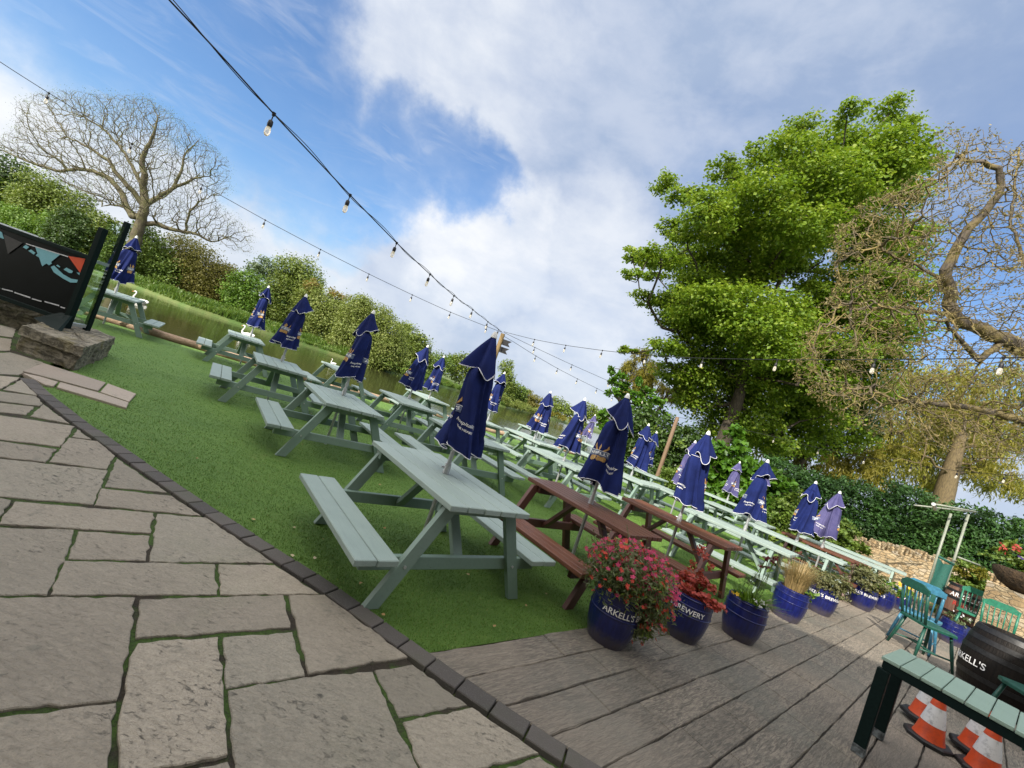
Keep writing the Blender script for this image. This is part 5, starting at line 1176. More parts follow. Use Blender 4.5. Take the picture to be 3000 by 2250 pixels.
fast_mesh('bud_clusters', (np.stack([P, P+td*s_*.5+bd*s_*.22, P+td*s_, P+td*s_*.5-bd*s_*.22], 1).reshape(-1, 3)-base), 4, LM['bud'], t0)

# --- bare willow on the far bank
DL = 41.0; ZW = lambda x, y: (x*.4219, 200+y*.4219)
base = D(398, 712, DL); base[2] = 0.1; tbase = base.copy()
poly = [(110, 230), (250, 165), (450, 140), (700, 175), (1000, 185), (1200, 300), (1330, 400), (1450, 505), (1590, 640), (1610, 760), (1590, 850), (1500, 900), (1640, 1040), (1765, 1150), (1745, 1280), (1620, 1270), (1450, 1190), (1250, 1110), (1060, 1040), (920, 980), (700, 940), (570, 860), (420, 780), (280, 690), (40, 575), (-80, 560), (-80, 470), (90, 440), (100, 330)]
Q = np.c_[rng.uniform(-90, 1780, 15000), rng.uniform(120, 1300, 15000)]; Q = Q[inpoly(Q, poly)][:6200]
att = np.array([D(*ZW(x, y), DL+rng.normal(0, 2.6)*math.sin(PI*min(1, max(.15, (x+90)/1870)))) for x, y in Q])
t0 = thing('bare_tree', 'broad leafless tree with a fan of fine branches on the far bank at left', 'tree', base)
def zl(l): return [D(*ZW(x, y), DL+dz) for x, y, dz in l]
limbs = [[base]+zl([(960, 1130, 0), (985, 1030, 0), (1005, 960, 0), (1000, 850, 0), (1000, 740, -.5), (985, 620, -.8), (1060, 480, -1), (1100, 330, -1)]), zl([(985, 1030, 0), (920, 1030, .5), (880, 960, .6), (850, 870, 1), (760, 760, 1.4), (600, 700, 1.8), (400, 710, 2), (200, 650, 2), (0, 560, 2)]),
         zl([(1005, 960, 0), (940, 880, -.4), (850, 780, -1), (760, 650, -1.5), (640, 560, -1.8), (450, 470, -2)]), zl([(1005, 960, 0), (1090, 900, .5), (1200, 830, 1), (1340, 770, 1), (1480, 740, 1)]), zl([(1000, 850, 0), (930, 700, .8), (850, 560, 1), (720, 420, 1.2), (560, 320, 1.2)]),
         zl([(960, 1080, 0), (1080, 1080, .6), (1200, 1120, 1), (1330, 1140, 1), (1480, 1210, 1), (1560, 1180, 1)]), zl([(1200, 830, 1), (1260, 720, 1), (1280, 600, 1), (1380, 500, 1)]), zl([(880, 960, .6), (780, 950, 1), (700, 960, 1)])]
P0 = []
for l in limbs:
    A = np.array(l); dd = np.r_[0, np.cumsum(np.linalg.norm(np.diff(A, axis=0), axis=1))]; uu = np.arange(0, dd[-1], .5); P0.append(np.stack([np.interp(uu, dd, A[:, i]) for i in range(3)], 1)+rng.normal(0, .035, (len(uu), 3)))
X0, par0 = skeleton_multi(P0, None); cap = len(X0)+len(att)*8; X = np.zeros((cap, 3)); X[:len(X0)] = X0; par = np.array(par0+[0]*(cap-len(par0))); n = len(X0); tips = np.zeros(cap); C0 = np.array(X0); PLN = np.zeros(cap); PLN[:n] = np.linalg.norm(C0-C0[4], axis=1)*.8
att = att[np.argsort(np.linalg.norm(att-C0[5], axis=1))]
for a in att:
    d = np.linalg.norm(X[5:n]-a, axis=1); i = int(np.argmin(d+.42*PLN[5:n]))+5; L = d[i-5]; kk = max(1, min(7, int(L/.5))); last = i; p0 = X[i].copy()
    for j in range(1, kk+1):
        uu = j/kk; X[n] = p0+(a-p0)*uu+rng.normal(0, .04, 3)*(uu < 1)+np.array([0, 0, .06*L*math.sin(PI*uu)]); PLN[n] = PLN[last]+np.linalg.norm(X[n]-X[last]); par[n] = last; last = n; n += 1
    tips[last] += 1
for i in range(n-1, 0, -1): tips[par[i]] += tips[i]
Rr = .0075*np.maximum(tips[:n], 1)**.46; k0 = 0
for l, (ra, rb) in zip([len(q) for q in P0], ((.62, .06), (.32, .05), (.26, .05), (.26, .05), (.2, .05), (.26, .05), (.15, .04), (.12, .04))):
    Rr[k0:k0+l] = np.maximum(np.linspace(ra, rb, l), Rr[k0:k0+l]*.7); k0 += l
b = MB(); branches(b, X[:n]-base, par[:n], Rr, minr=.06); b.build('trunk', BK['grey'], t0, smooth=True)
b = MB(); branches(b, X[:n]-base, par[:n], Rr, maxr=.06); b.build('twigs', BK['grey'], t0, smooth=True)
tp = X[np.where((tips[:n] > 0) & (tips[:n] < 2))[0]]; tp = tp[rng.random(len(tp)) < .9]; P = np.repeat(tp, 6, 0)+rng.normal(0, .25, (len(tp)*6, 3)); nn_ = len(P); td = unit(rng.normal(0, 1, (nn_, 3))); bd = unit(np.cross(td, rng.normal(0, 1, (nn_, 3)))); s_ = rng.uniform(.06, .12, nn_)[:, None]
fast_mesh('young_leaves', np.stack([P, P+td*s_*.5+bd*s_*.2, P+td*s_, P+td*s_*.5-bd*s_*.2], 1).reshape(-1, 3)-base, 4, LM['olive'], t0)

# --- shrubs and trees
def shrub(name, lab, cat, blobs_px, dist, mat, size, group=None, ground=0.1, squash=1.0, stems=True, spread=.35, extra=None, fill=False, **kw):
    bl = []
    for x, y, r in blobs_px:
        rm = r/F*dist; c = D(x, y, dist+rng.uniform(-1, 1)*rm*spread); bl.append((c, (rm, rm, rm*squash)))
    if cat == 'bush' or fill:
        for c, rr_ in list(bl):
            z = c[2]-rr_[2]*1.1
            while z > ground-.1: bl.append((np.array([c[0]+rng.normal(0, rr_[0]*.25), c[1]+rng.normal(0, rr_[0]*.25), z]), rr_)); z -= rr_[2]*1.2
    cen = np.mean([q[0] for q in bl], 0); base = np.array([cen[0], cen[1], ground]); o = thing(name, lab, cat, base, 0, group)
    if stems:
        tr_ = np.linspace(base, base+(cen-base)*.6, 6); A = np.array([rpt(c, r[0]*.35) for c, r in bl for _ in range(4)])
        hgt = max(.4, cen[2]-ground); X, pr, Rr = skeleton(tr_-base, A-base, tip=.004*hgt+.004, seg=hgt*.2, trunk_r=[.035*hgt+.01, .022*hgt+.008]); b = MB(); branches(b, X, pr, Rr); b.build('trunk' if cat == 'tree' else 'stem', BK['dark'], o, smooth=True)
    crown('crown' if cat == 'tree' else 'foliage', LM[mat], bl, size, o, **kw)
    if extra:
        for nm, m2, bpx, sz, kk in extra:
            bl2 = [(D(x, y, dist-.2*r/F*dist), (r/F*dist,)*3) for x, y, r in bpx]; crown(nm, LM[m2], bl2, sz, o, **kk)
    return o
GF = 'trees and bushes on the far bank'
FB = dict(cover=5.2, clump=.5, shell=.5, per=30)
shrub('dark_tree', 'dark leafy tree at the far left edge behind the bare tree', 'tree', [(10, 500, 55), (40, 560, 50), (-40, 560, 70), (5, 610, 50)], 52, 'dark', .34, GF, fill=True, **FB)
shrub('scrub_bush', 'mustard brown scrub behind the grey bank strip at far left', 'bush', [(120, 545, 45), (170, 590, 45), (95, 590, 45), (230, 600, 40), (60, 620, 40)], 50, 'olive', .26, GF, **FB)
shrub('nettle_bush', 'bright green nettles above the windbreak panel at far left', 'bush', [(60, 640, 34), (110, 660, 34), (20, 625, 34), (160, 650, 30), (-30, 610, 34)], 44, 'bright', .22, GF, squash=.8, **FB)
shrub('holly_bush', 'round dark bush left of the bare tree trunk', 'bush', [(205, 640, 34), (240, 660, 32), (215, 675, 30), (180, 655, 26)], 40.5, 'dark', .22, GF, **FB)
shrub('scrub_bush', 'yellow green scrub directly left of the bare tree trunk', 'bush', [(285, 645, 30), (320, 670, 32), (280, 700, 30), (340, 720, 30), (310, 740, 25)], 42, 'olive', .24, GF, **FB)
shrub('hawthorn_bush', 'deep green bush directly right of the bare tree trunk', 'bush', [(425, 690, 36), (450, 735, 42), (475, 780, 40), (420, 760, 32), (510, 800, 34)], 44, 'mid', .24, GF, extra=[('shade_toned_foliage', 'dark', [(440, 765, 34), (490, 790, 30)], .24, {})], **FB)  # darker leaves put the shade of the lower bush into the colour
shrub('brown_willow', 'rounded brown twiggy willow between the bare tree and the green hawthorn', 'bush', [(540, 735, 46), (585, 780, 56), (630, 830, 52), (570, 830, 44), (660, 800, 30), (520, 790, 40)], 46, 'brown', .20, GF, cover=5.0, clump=.55, shell=.4, per=30)
shrub('round_bush', 'rounded mid green bush left of the small leaning parasol', 'bush', [(725, 825, 36), (745, 855, 36), (705, 870, 32), (735, 890, 30)], 44, 'bright', .24, GF, **FB)
shrub('far_tree', 'small bluish tree in the distance above the round bush', 'tree', [(750, 785, 24), (785, 785, 28), (800, 805, 24)], 80, 'far', .42, GF, **FB)
shrub('round_tree', 'domed olive tree behind the two left parasols', 'tree', [(850, 790, 42), (890, 802, 44), (835, 840, 42), (880, 860, 42), (918, 832, 26)], 52, 'olive', .26, GF, fill=True, extra=[('shade_toned_foliage', 'dark', [(815, 890, 34), (850, 900, 34)], .26, {})], **FB)  # dark leaf colour paints the shade under the dome
shrub('golden_bush', 'golden tipped bush right of the domed olive tree', 'bush', [(915, 850, 30), (945, 890, 40), (985, 905, 42), (940, 930, 38), (1010, 920, 34)], 48, 'pale', .22, GF, extra=[('golden_tips', 'gold', [(915, 838, 24), (985, 860, 22), (1010, 885, 22)], .2, {}), ('shade_toned_foliage', 'dark', [(960, 965, 40), (985, 985, 30), (925, 975, 30)], .24, {})], **FB)  # dark leaves below paint the shaded interior of the bush
shrub('willow_bush', 'tall pale yellow willow bush hanging over the water', 'bush', [(1050, 915, 44), (1095, 940, 50), (1130, 980, 52), (1075, 985, 46), (1150, 1030, 46), (1110, 1040, 40), (1095, 1075, 28), (1175, 1065, 28), (1060, 895, 30), (1120, 930, 30)], 46, 'pale', .20, GF, extra=[('shade_toned_foliage', 'mid', [(1150, 1060, 40), (1185, 1080, 26), (1070, 1040, 28)], .22, {})], **FB)  # deeper green paints shade into the overhanging lower part
shrub('sloping_scrub', 'sloping olive scrub running down the far bank beyond the pale willow', 'bush', [(1175, 965, 26), (1205, 985, 30), (1235, 1010, 28), (1205, 1025, 34), (1250, 1040, 22)], 62, 'olive', .30, GF, **FB)
shrub('distant_trees_left', 'dark green distant tree between the pale willow and the largest parasol', 'tree', [(1275, 1058, 30), (1300, 1070, 28), (1262, 1085, 22)], 88, 'mid', .42, GF, **FB)
shrub('distant_tree', 'distant yellowish tree just left of the largest parasol', 'tree', [(1330, 1070, 26), (1352, 1062, 26), (1345, 1095, 24), (1375, 1080, 24), (1400, 1090, 28)], 92, 'olive', .42, GF, **FB)
shrub('poplar_tree', 'tall narrow olive tree just right of the largest parasol', 'tree', [(1484, 1075, 20), (1488, 1100, 22), (1478, 1125, 22), (1495, 1140, 20)], 78, 'olive', .34, GF, **FB)
shrub('dark_bush', 'dark rounded bush right of the narrow olive tree', 'bush', [(1505, 1140, 24), (1530, 1152, 20), (1515, 1165, 22)], 84, 'mid', .36, GF, **FB)
shrub('scrub_bush', 'low straw coloured scrub on the far bank at the river bend', 'bush', [(1550, 1160, 18), (1570, 1175, 18), (1545, 1180, 18), (1590, 1190, 16)], 92, 'brown', .36, GF, **FB)
shrub('reed_bed', 'yellow green reed bed along the far water edge at mid picture', 'reeds', [(1470, 1165, 16), (1495, 1178, 17), (1520, 1186, 17), (1545, 1196, 16), (1565, 1203, 12)], 70, 'pale', .36, GF, squash=.7, asp=.22, up=.1, stems=False, cover=5)
shrub('far_tree', 'olive tree behind the sunlit parasol at the river bend', 'tree', [(1635, 1185, 22), (1655, 1198, 20), (1630, 1205, 20), (1668, 1207, 14)], 112, 'olive', .5, GF, **FB)
shrub('reed_bed', 'bright yellow reeds at the river bend', 'reeds', [(1632, 1218, 11), (1652, 1224, 11), (1675, 1230, 10), (1610, 1212, 9)], 108, 'yellow', .45, GF, squash=.8, asp=.3, up=.2, stems=False, cover=5)
shrub('far_tree', 'hazy green tree on the horizon left of the leafy climber', 'tree', [(1725, 1205, 22), (1745, 1215, 20), (1712, 1222, 18), (1705, 1240, 14)], 125, 'olive', .55, GF, **FB)
# growth round the post and under the sycamore
GN = 'shrubs and climbers along the lawn edge'
shrub('young_sycamore', 'slim sapling of bright leaves with two upright shoots above the parasols', 'tree', [(1805, 1085, 20), (1815, 1110, 22), (1800, 1135, 26), (1830, 1150, 30), (1862, 1105, 20), (1850, 1175, 34), (1885, 1165, 32), (1770, 1208, 22), (1790, 1230, 22), (1920, 1190, 36), (1760, 1240, 18)], 21, 'ivy', .19, GN, ground=-.1, asp=.8, cover=4.8)
shrub('dark_thicket', 'dark ivy thicket behind the wooden post', 'bush', [(1870, 1230, 50), (1930, 1260, 55), (1985, 1290, 55), (1900, 1310, 55), (1950, 1350, 50), (2030, 1310, 60), (1860, 1290, 45), (2010, 1370, 50), (1880, 1370, 40)], 20, 'dark', .17, GN, ground=-.1, extra=[('lit_toned_leaves', 'mid', [(1930, 1255, 50), (1990, 1300, 44), (1905, 1300, 40), (1895, 1350, 26)], .17, dict(cover=.7)), ('yellow_leaves', 'gold', [(1915, 1290, 26), (1950, 1340, 26), (1905, 1225, 22)], .17, dict(cover=.7))], cover=5.5)  # lighter leaf colour paints sunlit patches onto the dark thicket
shrub('yellow_willow', 'drooping bright yellow willow behind the sycamore at left', 'tree', [(1850, 1085, 34), (1885, 1115, 36), (1830, 1150, 24), (1960, 1150, 32), (2040, 1165, 34), (2005, 1140, 26), (2250, 1110, 24), (1880, 1040, 24), (1910, 1090, 36)], 30, 'yellow', .34, GN, ground=-.1, asp=.16, droop=1.0, up=0, cover=5.5)
shrub('leafy_climber', 'mound of large bright leaves climbing behind the small faded parasol', 'bush', [(2130, 1300, 36), (2165, 1345, 46), (2120, 1370, 40), (2180, 1400, 60), (2110, 1430, 50), (2160, 1460, 55), (2230, 1440, 45), (2090, 1480, 45), (2240, 1400, 40), (2150, 1270, 30), (2290, 1400, 22), (2310, 1415, 16)], 15.2, 'ivy', .20, GN, ground=-.05, asp=.85, up=.35, cover=4.8, clump=.5)
shrub('box_shrub', 'small clipped round shrub beside the foot of the wooden post', 'bush', [(1975, 1395, 34), (1950, 1405, 24), (2000, 1410, 26)], 16, 'mid', .07, GN, ground=-.05, cover=5)
shrub('laurel_bush', 'glossy laurel bush behind the bright blue parasol', 'bush', [(2330, 1470, 40), (2300, 1510, 45), (2350, 1530, 45), (2290, 1550, 40)], 12.6, 'mid', .13, GN, ground=-.05, cover=5)
shrub('laurel_bush', 'laurel bush between the last blue and mauve parasols', 'bush', [(2395, 1520, 40), (2420, 1560, 42), (2385, 1570, 40), (2450, 1590, 44), (2480, 1560, 36), (2500, 1610, 30)], 12.2, 'mid', .12, GN, ground=-.05, cover=5)
# hedge: one long clipped conifer hedge
o = thing('conifer_hedge', 'long dark clipped conifer hedge behind the garden wall', 'hedge', (13, 14.5, 0))
HL = resample([(9.6, 17.2), (11.5, 15.8), (13.6, 14.6), (16, 13.4), (18.6, 11.4), (20, 9)], .42); ht = np.interp(HL[:, 0], [9.6, 11, 13, 15, 17, 20], [2.3, 2.5, 2.75, 3.0, 3.0, 3.0])
bl = []
for p, h_ in zip(HL, ht):
    for z in np.arange(.3, h_, .42): bl.append((np.array([*p, z])+rng.normal(0, .09, 3), (.42, .48, .36)))
crown('foliage', LM['hedge'], bl, .13, o, asp=.42, cover=3.6, clump=.55, shell=.75, per=24, up=.2)
b = MB()
for p in HL[::3]: b.tube([np.array([*p, -.05])-np.array([13, 14.5, 0]), np.array([*p, 1.8])-np.array([13, 14.5, 0])], .05, 6)
b.build('stems', BK['dark'], o)['kind'] = 'stuff'
# willows behind the hedge
GW = 'willows behind the hedge'
shrub('willow_tree', 'yellow green willow with drooping sprays behind the garden swing', 'tree', [(2480, 1180, 50), (2560, 1190, 55), (2640, 1120, 50), (2720, 1100, 50), (2850, 1110, 50), (2960, 1120, 55), (3040, 1300, 60), (2740, 1330, 50), (2680, 1300, 60), (2620, 1360, 60), (2760, 1250, 60), (2700, 1400, 50), (2850, 1330, 55), (2900, 1400, 50), (2830, 1230, 60), (2930, 1290, 50), (2600, 1270, 55), (2880, 1200, 50), (2960, 1220, 60), (2760, 1180, 60), (2980, 1430, 40), (2660, 1200, 55)], 27, 'lime', .34, GW, ground=-.1, asp=.2, droop=.9, up=0, cover=3.4, clump=.6)
shrub('willow_tree', 'bright yellow willow behind the hedge under the sycamore', 'tree', [(2320, 1350, 45), (2380, 1330, 50), (2450, 1370, 50), (2510, 1390, 55), (2470, 1300, 50), (2560, 1340, 55), (2580, 1410, 40), (2240, 1290, 45), (2200, 1250, 40)], 26, 'yellow', .32, GW, ground=-.1, asp=.2, droop=.9, up=0, cover=3.6)
shrub('evergreen_tree', 'dark evergreen behind the hedge right of the sycamore trunk', 'tree', [(2300, 1240, 60), (2400, 1230, 65), (2450, 1160, 60), (2360, 1170, 60), (2520, 1240, 50), (2260, 1310, 50), (2420, 1300, 45)], 25, 'dark', .26, GW, ground=-.1, cover=4.6, extra=[('lit_toned_leaves', 'mid', [(2390, 1200, 50), (2470, 1200, 45), (2340, 1240, 45)], .24, dict(cover=.7))])  # lighter green leaves paint sunlight onto the dark crown
tb = D(2765, 1480, 24); tb[2] = -.1; o = thing('pollard_willow', 'thick forked tree trunk standing behind the hedge at right', 'tree', tb)
tr_ = [tb, tb+[0, 0, 1], D(2768, 1440, 24), D(2790, 1360, 24), D(2820, 1270, 24)]; A = [D(x, y, 24+rng.normal(0, 1)) for x, y in [(2780, 1220), (2850, 1220), (2720, 1240), (2900, 1260), (2880, 1400), (2950, 1390), (2640, 1330), (2820, 1180), (2700, 1300), (2930, 1340), (2840, 1150), (2760, 1150), (2990, 1370), (2870, 1300), (2860, 1360)] for _ in range(6)]; A = [rpt(a, .5) for a in A]
u = np.linspace(0, 1, 18); tr_ = np.array(tr_); tr_ = np.stack([np.interp(u, np.linspace(0, 1, 5), tr_[:, i]) for i in range(3)], 1)
X, pr, Rr = skeleton(tr_-tb, np.array(A)-tb, tip=.018, seg=.5, trunk_r=[.62, .52, .40, .22]); b = MB(); branches(b, X, pr, Rr); b.build('trunk', BK['willow'], o, smooth=True)
crown('crown', LM['yellow'], [(np.array(a), (.5, .5, .7)) for a in A[::2]], .26, o, asp=.2, droop=.9, up=0, cover=.9)
# plants by the wall at right
shrub('yellow_shrub', 'yellow flowering shrub behind the brown oak barrel', 'bush', [(2835, 1665, 38), (2860, 1700, 40), (2815, 1690, 34), (2880, 1670, 30)], 10.3, 'mid', .09, ground=0, cover=2.6, extra=[('flowers', 'yellow', [(2835, 1660, 34), (2850, 1685, 30)], .07, dict(cover=1.3, clump=.3))])
o = thing('gate_pillar', 'cream stone gate pillar at the right edge carrying a mossy basket of plants', 'pillar', (10.85, 8.35, 0))
rough_block([(-.30, -.30), (.30, -.30), (.30, .30), (-.30, .30)], 0, 1.24, .006, .1, 'masonry', M['rubble'], o)
o = thing('flower_basket', 'mossy basket of trailing leaves and purple flowers on the gate pillar', 'plant', (10.85, 8.35, 1.25))
b = MB(); b.lathe([(.14, 0), (.32, .10), (.42, .24), (.45, .36), (.40, .40)], 20, cap=(True, True)); b.build('moss_basket', plain('brown_moss', (.045, .028, .014), .95, .05, 18, .5), o, smooth=True)
cb = np.array([10.85, 8.35, 1.72]); crown('foliage', LM['mid'], [(cb+[.0, 0, .05], (.52, .52, .26)), (cb+[.2, -.3, -.2], (.35, .3, .34)), (cb+[-.3, -.25, -.12], (.22, .22, .3)), (cb+[-.1, .1, .28], (.26, .26, .22))], .10, o, cover=2.6)
crown('coppery_leaves', LM['coral'], [(cb+[-.25, .1, .3], (.16, .16, .2))], .08, o, cover=1.0)
def petals(name, mat, centres, size, parent, n=6, up=None):
    V = []
    for c in centres:
        nr = unit(np.array([rng.normal(0, .5), -.6+rng.normal(0, .4), .8]) if up is None else np.array(up)+rng.normal(0, .35, 3)); a = unit(np.cross(nr, [0, 0, 1.0]+rng.normal(0, .1, 3))); b2 = np.cross(nr, a); s_ = size*rng.uniform(.75, 1.25)
        for i in range(n):
            t0_ = 2*PI*i/n; d_ = math.cos(t0_)*a+math.sin(t0_)*b2; e_ = -math.sin(t0_)*a+math.cos(t0_)*b2
            V += [c, c+d_*s_*.55+e_*s_*.34+nr*s_*.15, c+d_*s_+nr*s_*.12, c+d_*s_*.55-e_*s_*.34+nr*s_*.15]
    V = np.array(V)
    if parent is not None: V = V-np.array(parent.location)
    return fast_mesh(name, V, 4, mat, parent)
def flowermat(name, cols): return leafmat(name, cols, .25, .6)
FM = {'pink': flowermat('pink_petal', [(.30, .010, .065), (.46, .020, .10), (.60, .05, .17)]), 'red': flowermat('red_petal', [(.48, .018, .022), (.62, .045, .03), (.66, .09, .05)]), 'yellow': flowermat('yellow_petal', [(.72, .42, .02), (.80, .55, .03)]), 'white': flowermat('white_petal', [(.70, .70, .76), (.78, .78, .72)]), 'purple': flowermat('purple_petal', [(.03, .012, .09), (.06, .02, .14)]), 'maroon': flowermat('maroon_petal', [(.12, .006, .02), (.20, .012, .03)]), 'orange': flowermat('orange_petal', [(.70, .20, .03), (.62, .12, .04)])}
petals('flowers', FM['purple'], [cb+[-.34, -.12, .18], cb+[-.30, -.2, .05], cb+[-.1, -.3, .3], cb+[.1, -.2, .42], cb+[-.38, 0, .25]], .06, o)

# --- plants in the casks
def blades(name, mat, n, c, r0, h, spread, w, parent, bend=.5):
    a = rng.uniform(0, 2*PI, n); rr = r0*np.sqrt(rng.random(n)); P = np.c_[rr*np.cos(a), rr*np.sin(a), np.zeros(n)]+c; out = np.c_[np.cos(a+rng.normal(0, .5, n)), np.sin(a+rng.normal(0, .5, n)), np.zeros(n)]; hh = h*rng.uniform(.6, 1.1, n)[:, None]; sp_ = spread*rng.uniform(.3, 1.1, n)[:, None]
    sd_ = np.c_[-out[:, 1], out[:, 0], np.zeros(n)]*w; m1 = P+out*sp_*.35+[0, 0, 1]*hh*.62; t1 = P+out*sp_*1.0+[0, 0, 1]*hh
    V = np.concatenate([np.stack([P-sd_, P+sd_, m1+sd_*.8, m1-sd_*.8], 1), np.stack([m1-sd_*.8, m1+sd_*.8, t1+sd_*.15, t1-sd_*.15], 1)], 0).reshape(-1, 3)
    return fast_mesh(name, V-np.array(parent.location), 4, mat, parent)
GP = 'plants growing in the cask planters'
def plant(lab, i): return thing('potted_plant', lab, 'plant', (PL[i][0], PL[i][1], .35), 0, GP)
PLc = [np.array([q[0], q[1], .36]) for q in PL]
# pink wallflower mound spilling to the right
o = plant('sprawling mound of pink and red flowers spilling from the planter nearest the kerb', 0); c = PLc[0]; rt = np.array([.8, .35, 0])
bl = [(c+[0, 0, .16], (.30, .28, .22)), (c+[-.04, -.04, .22], (.27, .25, .18)), (c+rt*.17+[0, -.10, .14], (.24, .22, .22)), (c+rt*.27+[0, -.14, .02], (.17, .16, .22)), (c+rt*.30+[0, -.16, -.14], (.12, .11, .14))]
crown('foliage', LM['grey'], bl, .045, o, asp=.24, up=.3, cover=2.2, clump=.45)
crown('lower_foliage', LM['mid'], [(q, tuple(.85*w for w in r)) for q, r in bl], .045, o, asp=.3, cover=1.2, clump=.5)
b = MB()
for q, r in bl:
    for _ in range(14): b.tube([c+rng.normal(0, .04, 3)-np.array(o.location), (c+q)/2-np.array(o.location)+rng.normal(0, .05, 3), q+rng.normal(0, .5, 3)*np.array(r)-np.array(o.location)], .003, 4)
b.build('stems', LM['grey'], o)['kind'] = 'stuff'
pc = {'pink': [], 'red': []}
for q, r in bl:
    for _ in range(int(150*r[0]/.25)):
        d_ = unit(rng.normal(0, 1, 3)); d_[2] = abs(d_[2])*.9 if rng.random() < .75 else d_[2]; p_ = np.array(q)+unit(d_)*np.array(r)*rng.uniform(.85, 1.25)
        redp = .75 if (p_-c)[2] < .12 else .30
        pc['red' if rng.random() < redp else 'pink'].append(p_)
for k_, v_ in pc.items(): petals(k_+'_flowers', FM[k_], v_, .020, o, 5)['kind'] = 'stuff'
# coral heuchera
o = plant('coral red leaved plant with a feathery flower plume', 1); c = PLc[1]
crown('leaves', LM['coral'], [(c+[0, 0, .09], (.20, .19, .12)), (c+[.02, -.08, .05], (.17, .14, .09))], .042, o, asp=.9, up=.8, cover=4.5)
crown('flower_plume', LM['coral'], [(c+[-.03, .04, .33], (.075, .075, .13)), (c+[.04, .02, .27], (.07, .07, .12))], .028, o, cover=1.8)
crown('trailing_green', LM['mid'], [(c+[.15, -.05, .03], (.08, .08, .06))], .05, o)
o = plant('green rosette with white pansies and thin stems of dark red flower heads', 2); c = PLc[2]
blades('leaves', LM['bright'], 150, c-[0, 0, .03], .13, .17, .20, .010, o); crown('low_leaves', LM['mid'], [(c+[0, 0, .04], (.19, .19, .08))], .05, o, cover=2.5)
b = MB(); heads = []
for i in range(8):
    p_ = c+np.array([rng.normal(.03, .04), rng.normal(.03, .04), 0]); t_ = p_+np.array([rng.normal(.03, .08), rng.normal(.02, .05), rng.uniform(.32, .52)]); b.tube([p_-np.array(o.location), (p_+t_)/2+[.01, 0, .03]-np.array(o.location), t_-np.array(o.location)], .003, 5); heads.append(t_)
b.build('stems', LM['mid'], o)['kind'] = 'stuff'; crown('flower_heads', FM['maroon'], [(h_, (.022, .022, .020)) for h_ in heads], .018, o, cover=4)
crown('fine_foliage', LM['grey'], [(c+[.02, .05, .2], (.10, .10, .10))], .03, o, asp=.2, cover=.7)
petals('white_pansies', FM['white'], [c+[.02, -.16, .04], c+[.09, -.15, .05], c+[-.02, -.13, .07], c+[.05, -.12, .08], c+[.12, -.12, .02]], .030, o, 5); petals('yellow_pansies', FM['yellow'], [c+[-.17, -.05, .06], c+[-.14, -.08, .05], c+[-.20, -.02, .05]], .030, o, 5)
o = plant('tuft of fine tan ornamental grass', 3); c = PLc[3]
blades('grass_blades', LM['straw'], 900, c-[0, 0, .03], .11, .42, .20, .0028, o)['kind'] = 'stuff'; crown('low_leaves', LM['bright'], [(c+[.1, -.1, .02], (.12, .1, .06))], .05, o); petals('yellow_pansies', FM['yellow'], [c+[.12, -.12, .04], c+[.16, -.08, .03]], .03, o, 5)
o = plant('dense bronze green rounded sage bush', 4); c = PLc[4]; crown('leaves', LM['bronze'], [(c+[-.02, 0, .14], (.30, .28, .17)), (c+[.1, -.1, .08], (.22, .2, .12))], .045, o, asp=.6, up=.7, cover=4.5); petals('white_flowers', FM['white'], [c+[.24, -.12, .06], c+[.28, -.08, .08]], .03, o, 5)
o = plant('bushy olive green plant with yellow pansies at its right', 5); c = PLc[5]; crown('leaves', LM['bronze'], [(c+[-.02, 0, .18], (.32, .3, .2)), (c+[-.1, 0, .3], (.2, .2, .14))], .05, o, asp=.65, up=.6, cover=4.5); petals('yellow_pansies', FM['yellow'], [c+[.14, -.14, .06], c+[.2, -.1, .07], c+[.17, -.13, .11], c+[.1, -.17, .04], c+[.24, -.06, .05]], .038, o, 5)
o = plant('bright green broad leaved plant with an orange flower', 6); c = PLc[6]; crown('leaves', LM['bright'], [(c+[0, 0, .16], (.28, .26, .17))], .075, o, asp=.75, up=.7, cover=4); petals('orange_flowers', FM['orange'], [c+[.1, -.17, .02], c+[.04, -.18, .03]], .035, o, 5)
o = plant('low green plant topped with yellow flowers in the farthest planter', 7); c = PLc[7]; crown('leaves', LM['bright'], [(c+[0, 0, .08], (.2, .2, .09))], .08, o, cover=3); petals('yellow_flowers', FM['yellow'], [c+[rng.uniform(-.15, .15), rng.uniform(-.16, .05), .14+rng.uniform(0, .05)] for _ in range(14)], .042, o, 5)
o = plant('sparse green plant with white flowers among the chairs', 8); c = PLc[8]; crown('leaves', LM['grey'], [(c+[0, 0, .08], (.18, .18, .10))], .06, o, asp=.3, cover=1.8); petals('white_flowers', FM['white'], [c+[rng.uniform(-.14, .14), rng.uniform(-.16, .05), .14+rng.uniform(0, .08)] for _ in range(12)], .022, o, 5)

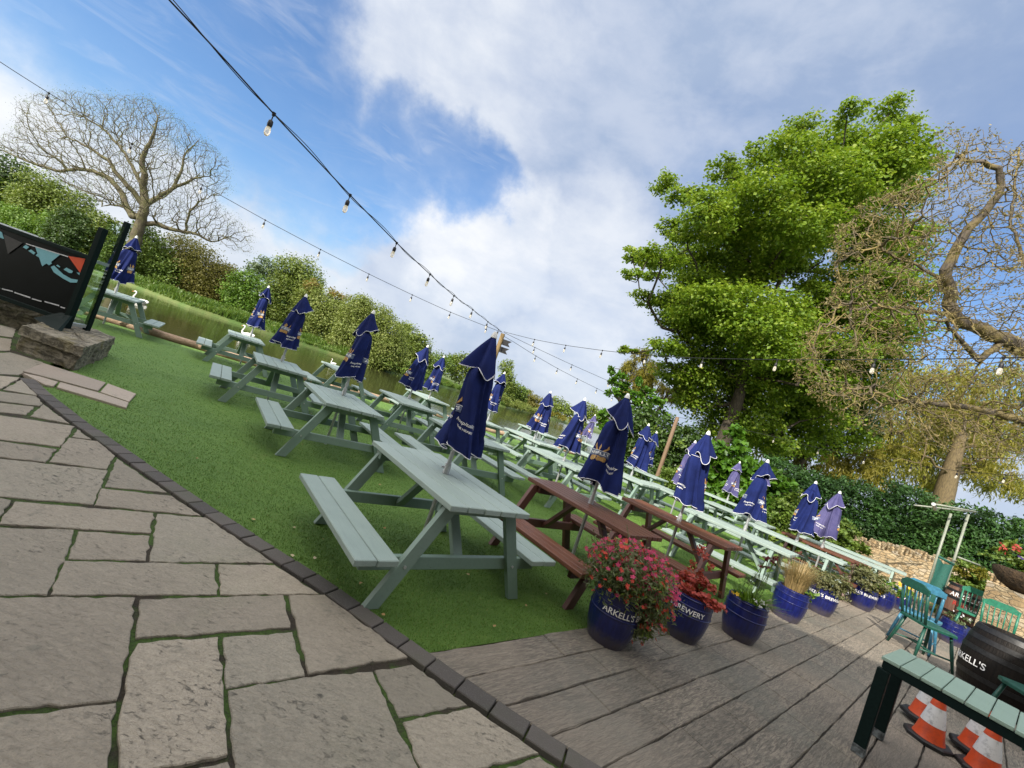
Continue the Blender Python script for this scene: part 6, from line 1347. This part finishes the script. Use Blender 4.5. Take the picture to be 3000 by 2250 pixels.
# --- grass and nettles along the far bank, grey bank strip, crow
FE = resample(far_edge[1:14], .06); i = rng.integers(0, len(FE), 85000); tn2 = np.gradient(FE, axis=0); tn2 /= np.linalg.norm(tn2, axis=1)[:, None]; nr2 = np.c_[-tn2[:, 1], tn2[:, 0]]
ins = rng.uniform(0, 1, len(i))**1.6*9+.25; P = FE[i]+nr2[i]*ins[:, None]; dist_ = np.hypot(P[:, 0], P[:, 1]); zb = np.interp(ins, [0, .35, 1.5, 4], [-.5, -.15, .12, .25])
hh = rng.uniform(.15, .75, len(i))*(.55+.45*np.sin(P[:, 0]*1.7+np.cos(P[:, 1]*1.1)*2))*np.interp(ins, [0, 1, 3], [.8, 1, .7]); a = rng.uniform(0, 2*PI, len(i)); w_ = .03+dist_*.0008; ln = rng.normal(0, .3, (len(i), 2))*hh[:, None]
V = np.zeros((len(i), 4, 3)); dx = np.c_[np.cos(a), np.sin(a)]*w_[:, None]; V[:, 0, :2] = P-dx; V[:, 1, :2] = P+dx; V[:, 2, :2] = P+ln+dx*.35; V[:, 3, :2] = P+ln-dx*.35; V[:, :2, 2] = zb[:, None]-.05; V[:, 2:, 2] = (zb+hh)[:, None]
tag(fast_mesh('bank_grass', V.reshape(-1, 3), 4, LM['grass']), kind='stuff')
NEb = resample(near_edge[7:13], .06)
cr_p = D(2366, 498, 19.2); o = thing('crow', 'black crow perched high in the sycamore', 'bird', cr_p, R_(200))
b = MB(); b.ell((0, 0, 0), (.20, .10, .11), 12, 8, rot=[[.9, 0, -.43], [0, 1, 0], [.43, 0, .9]]); b.ell((.17, 0, .13), (.085, .07, .07), 10, 8); b.tube([(.23, 0, .13), (.33, 0, .10)], [.028, .004], 6); b.tube([(-.15, 0, -.06), (-.36, 0, -.16)], [.06, .03], 6); b.build('body', M['black'], o, smooth=True)
A = [D(x, y, 41) for x, y in ((-10, 634), (90, 665), (180, 706), (265, 732))]
o = thing('plank_fence', 'low grey plank fence half covered by nettles on the far bank at left', 'fence', (A[1][0], A[1][1], .1)); b = MB()
for q0, q1 in zip(A[:-1], A[1:]):
    zt = .95
    b.beam((q0[0]-A[1][0], q0[1]-A[1][1], .45), (q1[0]-A[1][0], q1[1]-A[1][1], .45), .06, .62, ch=.01)
b.build('boards', plain('grey_weathered_board', (.12, .14, .16), .8, .01, 6, .25), o)
